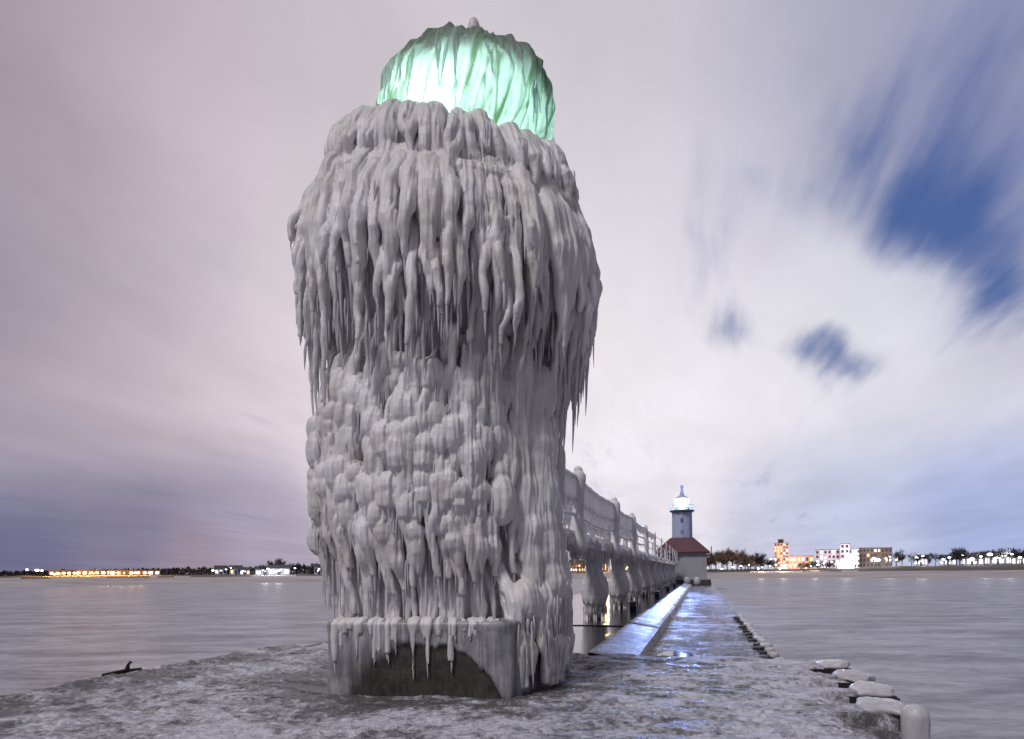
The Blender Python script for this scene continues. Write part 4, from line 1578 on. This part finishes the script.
# the low wood on the left that reads as one mass
wd = MB()
for i in range(5200):
    px = rt.uniform(-60, 345)
    dist = rt.uniform(300, 420)
    x, y, z = at(px, dist) if i % 8 == 0 else ((px - 512) / FPX * dist, dist, 1.7)
    hmax = np.interp(px, [-60, 0, 60, 150, 250, 345], [3.6, 2.4, 2.4, 3.1, 3.6, 4.0]) * (1 + .35 * float(perlin(np.array([[px * .12, 0, 1.1]]))[0]))
    zz_ = z + rt.uniform(0, 1) ** .8 * hmax
    s_ = rt.uniform(.35, .9)
    a = rt.uniform(0, 6.28)
    ux, uy = math.cos(a) * s_, math.sin(a) * s_
    wd.add([(x - ux, y - uy, zz_ - s_ * .8), (x + ux, y + uy, zz_ - s_ * .6), (x + ux * .3, y + uy * .3, zz_ + s_)], [(0, 1, 2)])
tag(wd.build('woodland', TWIG_D), 'low dark winter wood along the left shore', 'wood', None, 'stuff')

# ------------------------------------------------------------------ far shore: buildings and lamps
def face_rz(x, y):
    return -math.atan2(x, y)


def building(name, px, dist, wid, dep, hgt, floors, cols, wm, lab, cat, lit=.5, flat=True, warm=True, group=None, zadd=0.0):
    x, y, z = at(px, dist)
    b_ = empty(name, (x, y, z + zadd), face_rz(x, y), lab, cat, group)
    mb = MB()
    mb.box(-wid / 2, wid / 2, 0, dep, -1, hgt)
    wl = mb.build('wall', wm, b_)
    mb = MB()
    if flat:
        mb.box(-wid / 2 - .2, wid / 2 + .2, -.2, dep + .2, hgt + .003, hgt + .35)
    else:
        o_ = .35
        rise = min(dep, wid) * .32
        mb.add([(-wid / 2 - o_, -o_, hgt - .05), (wid / 2 + o_, -o_, hgt - .05), (wid / 2 + o_, dep + o_, hgt - .05), (-wid / 2 - o_, dep + o_, hgt - .05), (-wid / 2 - o_, dep / 2, hgt + rise), (wid / 2 + o_, dep / 2, hgt + rise)],
               [(0, 1, 5, 4), (2, 3, 4, 5), (1, 2, 5), (3, 0, 4), (3, 2, 1, 0)])
    mb.build('roof', ROOFD, b_)
    for r_ in range(floors):
        for c_ in range(cols):
            cx = -wid / 2 + wid * (c_ + .5) / cols
            cz = hgt * (r_ + .52) / floors
            ww, hh = wid / cols * .28, hgt / floors * .27
            on = rt.random() < lit
            mb = MB()
            mb.box(cx - ww, cx + ww, -.06, .05, cz - hh, cz + hh)
            mb.build('window', (WIN_W if (warm and rt.random() < .7) else WIN_C) if on else GLASS_D, wl)
    mb = MB()
    mb.box(-.5, .5, -.08, .04, -.2, min(2.0, hgt * .6))
    mb.build('door', DARK, b_)
    return b_


building('tower_block', 781.5, 420, 8.6, 9, 17.2, 9, 5, BRICK, 'tall red brick tower block on the far shore with lit windows', 'building', .55)
tb = building('plant_room', 781, 424, 3.4, 3, 2.0, 1, 2, BRICK, 'small box on top of the brick tower block', 'building', 0, zadd=17.6)
building('annex', 801, 415, 14.5, 8, 8.2, 2, 6, BRICK, 'low brick building attached right of the brick tower block', 'building', .8)
building('hotel', 840, 440, 30, 12, 12.8, 4, 12, PALEB, 'long pale hotel block on the far shore with violet tinted walls', 'building', .45, warm=False)
building('stair_tower', 845, 436, 5.4, 6, 16.5, 5, 2, PALEB, 'pale stair tower rising above the long pale hotel', 'building', .3, warm=False)
building('apartment_block', 866.5, 330, 6.4, 8, 9.8, 4, 4, BROWNB, 'left dark brown apartment block with a flat roof', 'building', .2)
building('apartment_block', 883, 330, 8.2, 8, 9.8, 4, 5, BROWNB, 'right dark brown apartment block with a flat roof, beside white lights', 'building', .3)
for i, (px, wd_, hg, lab) in enumerate([(921, 6.0, 4.0, 'small floodlit white house left of the dark dune trees'), (948, 7.0, 3.6, 'floodlit white house between dark trees on the right dune'),
                                        (972, 10.0, 4.2, 'wide floodlit white house on the right dune'), (998, 12.0, 5.2, 'largest floodlit white house near the right edge'), (1022, 9.0, 4.6, 'floodlit white house at the very right edge')]):
    building('house', px, 335, wd_, 7, hg, 1, 4, PALEB, lab, 'house', .9, False, False, 'floodlit houses on the right dune')
for i, (px, wd_, hg, lab) in enumerate([(221, 5, 2.4, 'small pale house farthest left of the shore houses near the iced lighthouse'), (236, 5, 2.6, 'small house with a warm gable on the left shore'),
                                        (245, 4, 2.2, 'tiny house between the warm gable and the bright sheds'), (265, 8, 2.6, 'low brightly lit white shed on the left shore'), (279, 9, 3.0, 'widest brightly lit white shed on the left shore'),
                                        (319, 4, 3.4, 'white house on the left shore right beside the iced lighthouse')]):
    building('house', px, 285, wd_, 5, hg, 1, 3, PALEB, lab, 'house', .8, False, i in (1, 2), 'houses on the left shore')
for i, (px, wd_, lab) in enumerate([(72, 17, 'long low warehouse under yellow lamps, leftmost'), (100, 18, 'long low warehouse under yellow lamps, middle'), (135, 20, 'long low warehouse under yellow lamps, rightmost')]):
    building('warehouse', px, 290, wd_, 7, 2.2, 1, 8, BROWNB, lab, 'warehouse', .9, True, True, 'warehouses under the yellow lamps')
for i, (px, wd_) in enumerate([(566, 7), (578, 6), (600, 8), (621, 7)]):
    building('house', px, 330, wd_, 6, 4.2, 2, 4, BRICK, ['warm lit house seen left of the first catwalk pillar', 'warm lit house seen close beside the first catwalk pillar', 'warm lit house seen between first and second catwalk pillars', 'warm lit house seen between second and third catwalk pillars'][i], 'house', .8, False, True, 'houses behind the catwalk')

# lit tent
x, y, z = at(846, 300)
tn = empty('tent', (x, y, z), face_rz(x, y), 'white peaked tent brightly lit from inside on the beach', 'tent')
mb = MB()
mb.add([(-4.2, -2, 2.0), (4.2, -2, 2.0), (4.2, 3, 2.0), (-4.2, 3, 2.0), (0, .5, 4.3), (-4.2, -2, 1.8), (4.2, -2, 1.8), (4.2, 3, 1.8), (-4.2, 3, 1.8)],
       [(0, 1, 4), (1, 2, 4), (2, 3, 4), (3, 0, 4), (0, 5, 6, 1), (1, 6, 7, 2), (2, 7, 8, 3), (3, 8, 5, 0)])
mb.build('canopy', TENT, tn)
for sx, sy in ((-4.1, -1.9), (4.1, -1.9), (4.1, 2.9), (-4.1, 2.9)):
    mb = MB()
    mb.tube([(sx, sy, -.5), (sx, sy, 1.85)], [.07, .07], 6)
    mb.build('pole', DARK, tn)
mb = MB()
mb.box(-3.4, 3.4, 1.6, 1.75, .2, 1.7)
mb.build('back_panel', glow('tent_light', (.75, .95, 1), 5), tn)

LAMPDATA = {}


def lamp(px, dist, h, m_, lab, grp, size=.5, power=0, colr=(1, .6, .25)):
    x, y, z = at(px, dist)
    size = size * (.62, .8, 1.0, 1.25)[rt.randrange(4)]
    root = empty('street_lamp', (x, y, z), face_rz(x, y), lab, 'lamp', grp)
    key = (m_.name, round(size, 2), round(h, 1))
    if key not in LAMPDATA:
        a, b_ = MB(), MB()
        a.tube([(0, 0, -.5), (0, 0, h - .1)], [.09, .06], 6)
        a.tube([(0, 0, h - .1), (0, -.3, h + .15), (0, -.7, h + .2)], [.06, .05, .05], 6)
        b_.ball((0, -.8, h), (size, size * .8, size * .55), 10, 7)
        LAMPDATA[key] = (a.mesh('pole'), b_.mesh('lamp_head'))
        LAMPDATA[key][0].materials.append(DARK)
        LAMPDATA[key][1].materials.append(m_)
    link('pole', LAMPDATA[key][0], None, root, True)
    link('lamp_head', LAMPDATA[key][1], None, root, True)
    if power:
        l_ = bpy.data.lights.new('street_light', 'POINT')
        l_.energy = power * 2.6
        l_.color = colr
        l_.shadow_soft_size = .6
        o_ = bpy.data.objects.new('street_light', l_)
        COL.objects.link(o_)
        o_.location = (x, y - 3.2, z + h)
    return root


for i in range(20):
    px = 54 + i * 5.0 + rt.uniform(-1.2, 1.2)
    lamp(px, 276, 1.2, LAMP_Y, 'yellow sodium lamp in the row along the left shore', 'yellow lamps on the left shore', .55, 3800 if i % 2 == 0 else 0, (1, .5, .16))
for i, px in enumerate((27, 37, 42)):
    lamp(px, 290, 2.6, LAMP_W, ['white lamp standing alone at the far left of the shore', 'white lamp left of a close pair beyond the yellow row', 'white lamp right of a close pair beyond the yellow row'][i], 'white lamps at the far left', .65)
for i, px in enumerate((213, 226, 231, 243, 263, 268, 276, 281, 295, 318)):
    lamp(px, 276, 1.8 + (i % 3) * .6, LAMP_W, 'white lamp among the small houses on the left shore', 'white lamps on the left shore', .4, 2500 if i in (5, 7) else 0, (.9, .95, 1))
for i, px in enumerate((722, 733, 741, 749, 758, 762, 770, 776, 780, 784, 788, 797, 806, 811, 818, 824)):
    m_ = LAMP_Y if i in (6, 12) else (LAMP_R if i in (10, 11) else LAMP_W)
    lamp(px, 256, 1.3 + (i % 4) * .5, m_, {LAMP_Y.name: 'warm yellow lamp on the beach below the brick tower', LAMP_R.name: 'red lamp on the beach below the brick tower', LAMP_W.name: 'white lamp on the beach between the grove and the tent'}[m_.name],
         'lamps on the middle beach', .42 if i not in (7, 8, 9) else .62, 1400 if i in (4, 8, 13) else 0, (1, .72, .5))
for i, px in enumerate((832, 842, 853, 876, 886, 890, 897, 917, 923, 944, 950, 963, 972, 981, 990, 997, 1004, 1012, 1020)):
    m_ = LAMP_Y if px in (890, 897) else LAMP_W
    lamp(px, 300, 3.0 + (i % 3) * .8, m_, 'warm lamp beside the right brown apartment block' if m_ is LAMP_Y else 'bright white lamp on the right dune among houses and trees', 'lamps on the right dune', .7 if px < 900 else .85, 3600 if i % 3 == 1 else 0, (.92, .96, 1))
for i, px in enumerate((568, 586, 606, 628)):
    lamp(px, 300, 2.4, LAMP_Y, 'warm yellow lamp behind the catwalk pillars', 'yellow lamps behind the catwalk', .5, 2200 if i % 2 == 0 else 0, (1, .5, .18))

for px, dist, h_, pw_, lab in ((771, 400, 6.5, 19000, 'added tall white lamp left of the brick tower block'), (793, 402, 6.5, 15000, 'added tall white lamp between the brick tower block and its low annex'),
                               (822, 424, 7, 11000, 'added tall white lamp before the left part of the pale hotel'), (856, 424, 7, 11000, 'added tall white lamp before the right part of the pale hotel'),
                               (874.5, 318, 4.5, 9000, 'white lamp between the two dark brown apartment blocks')):
    lamp(px, dist, h_, LAMP_W, lab, None, .8)  # the tall lamps are added to carry the wall floods
    fx, fy, fz = at(px, dist)
    fl = bpy.data.lights.new('added_flood_light', 'SPOT')  # added spot aimed at the walls to brighten the far buildings
    fl.energy = pw_ * 2.6
    fl.color = (1, .80, .72)
    fl.spot_size = R(160)
    fl.spot_blend = .6
    fl.shadow_soft_size = .5
    fo = bpy.data.objects.new('added_flood_light', fl)
    COL.objects.link(fo)
    fo.location = (fx, fy - 3.2, fz + h_)
    fo.rotation_euler = Vector((math.sin(math.atan2(fx, fy)), math.cos(math.atan2(fx, fy)), -.15)).to_track_quat('-Z', 'Y').to_euler()
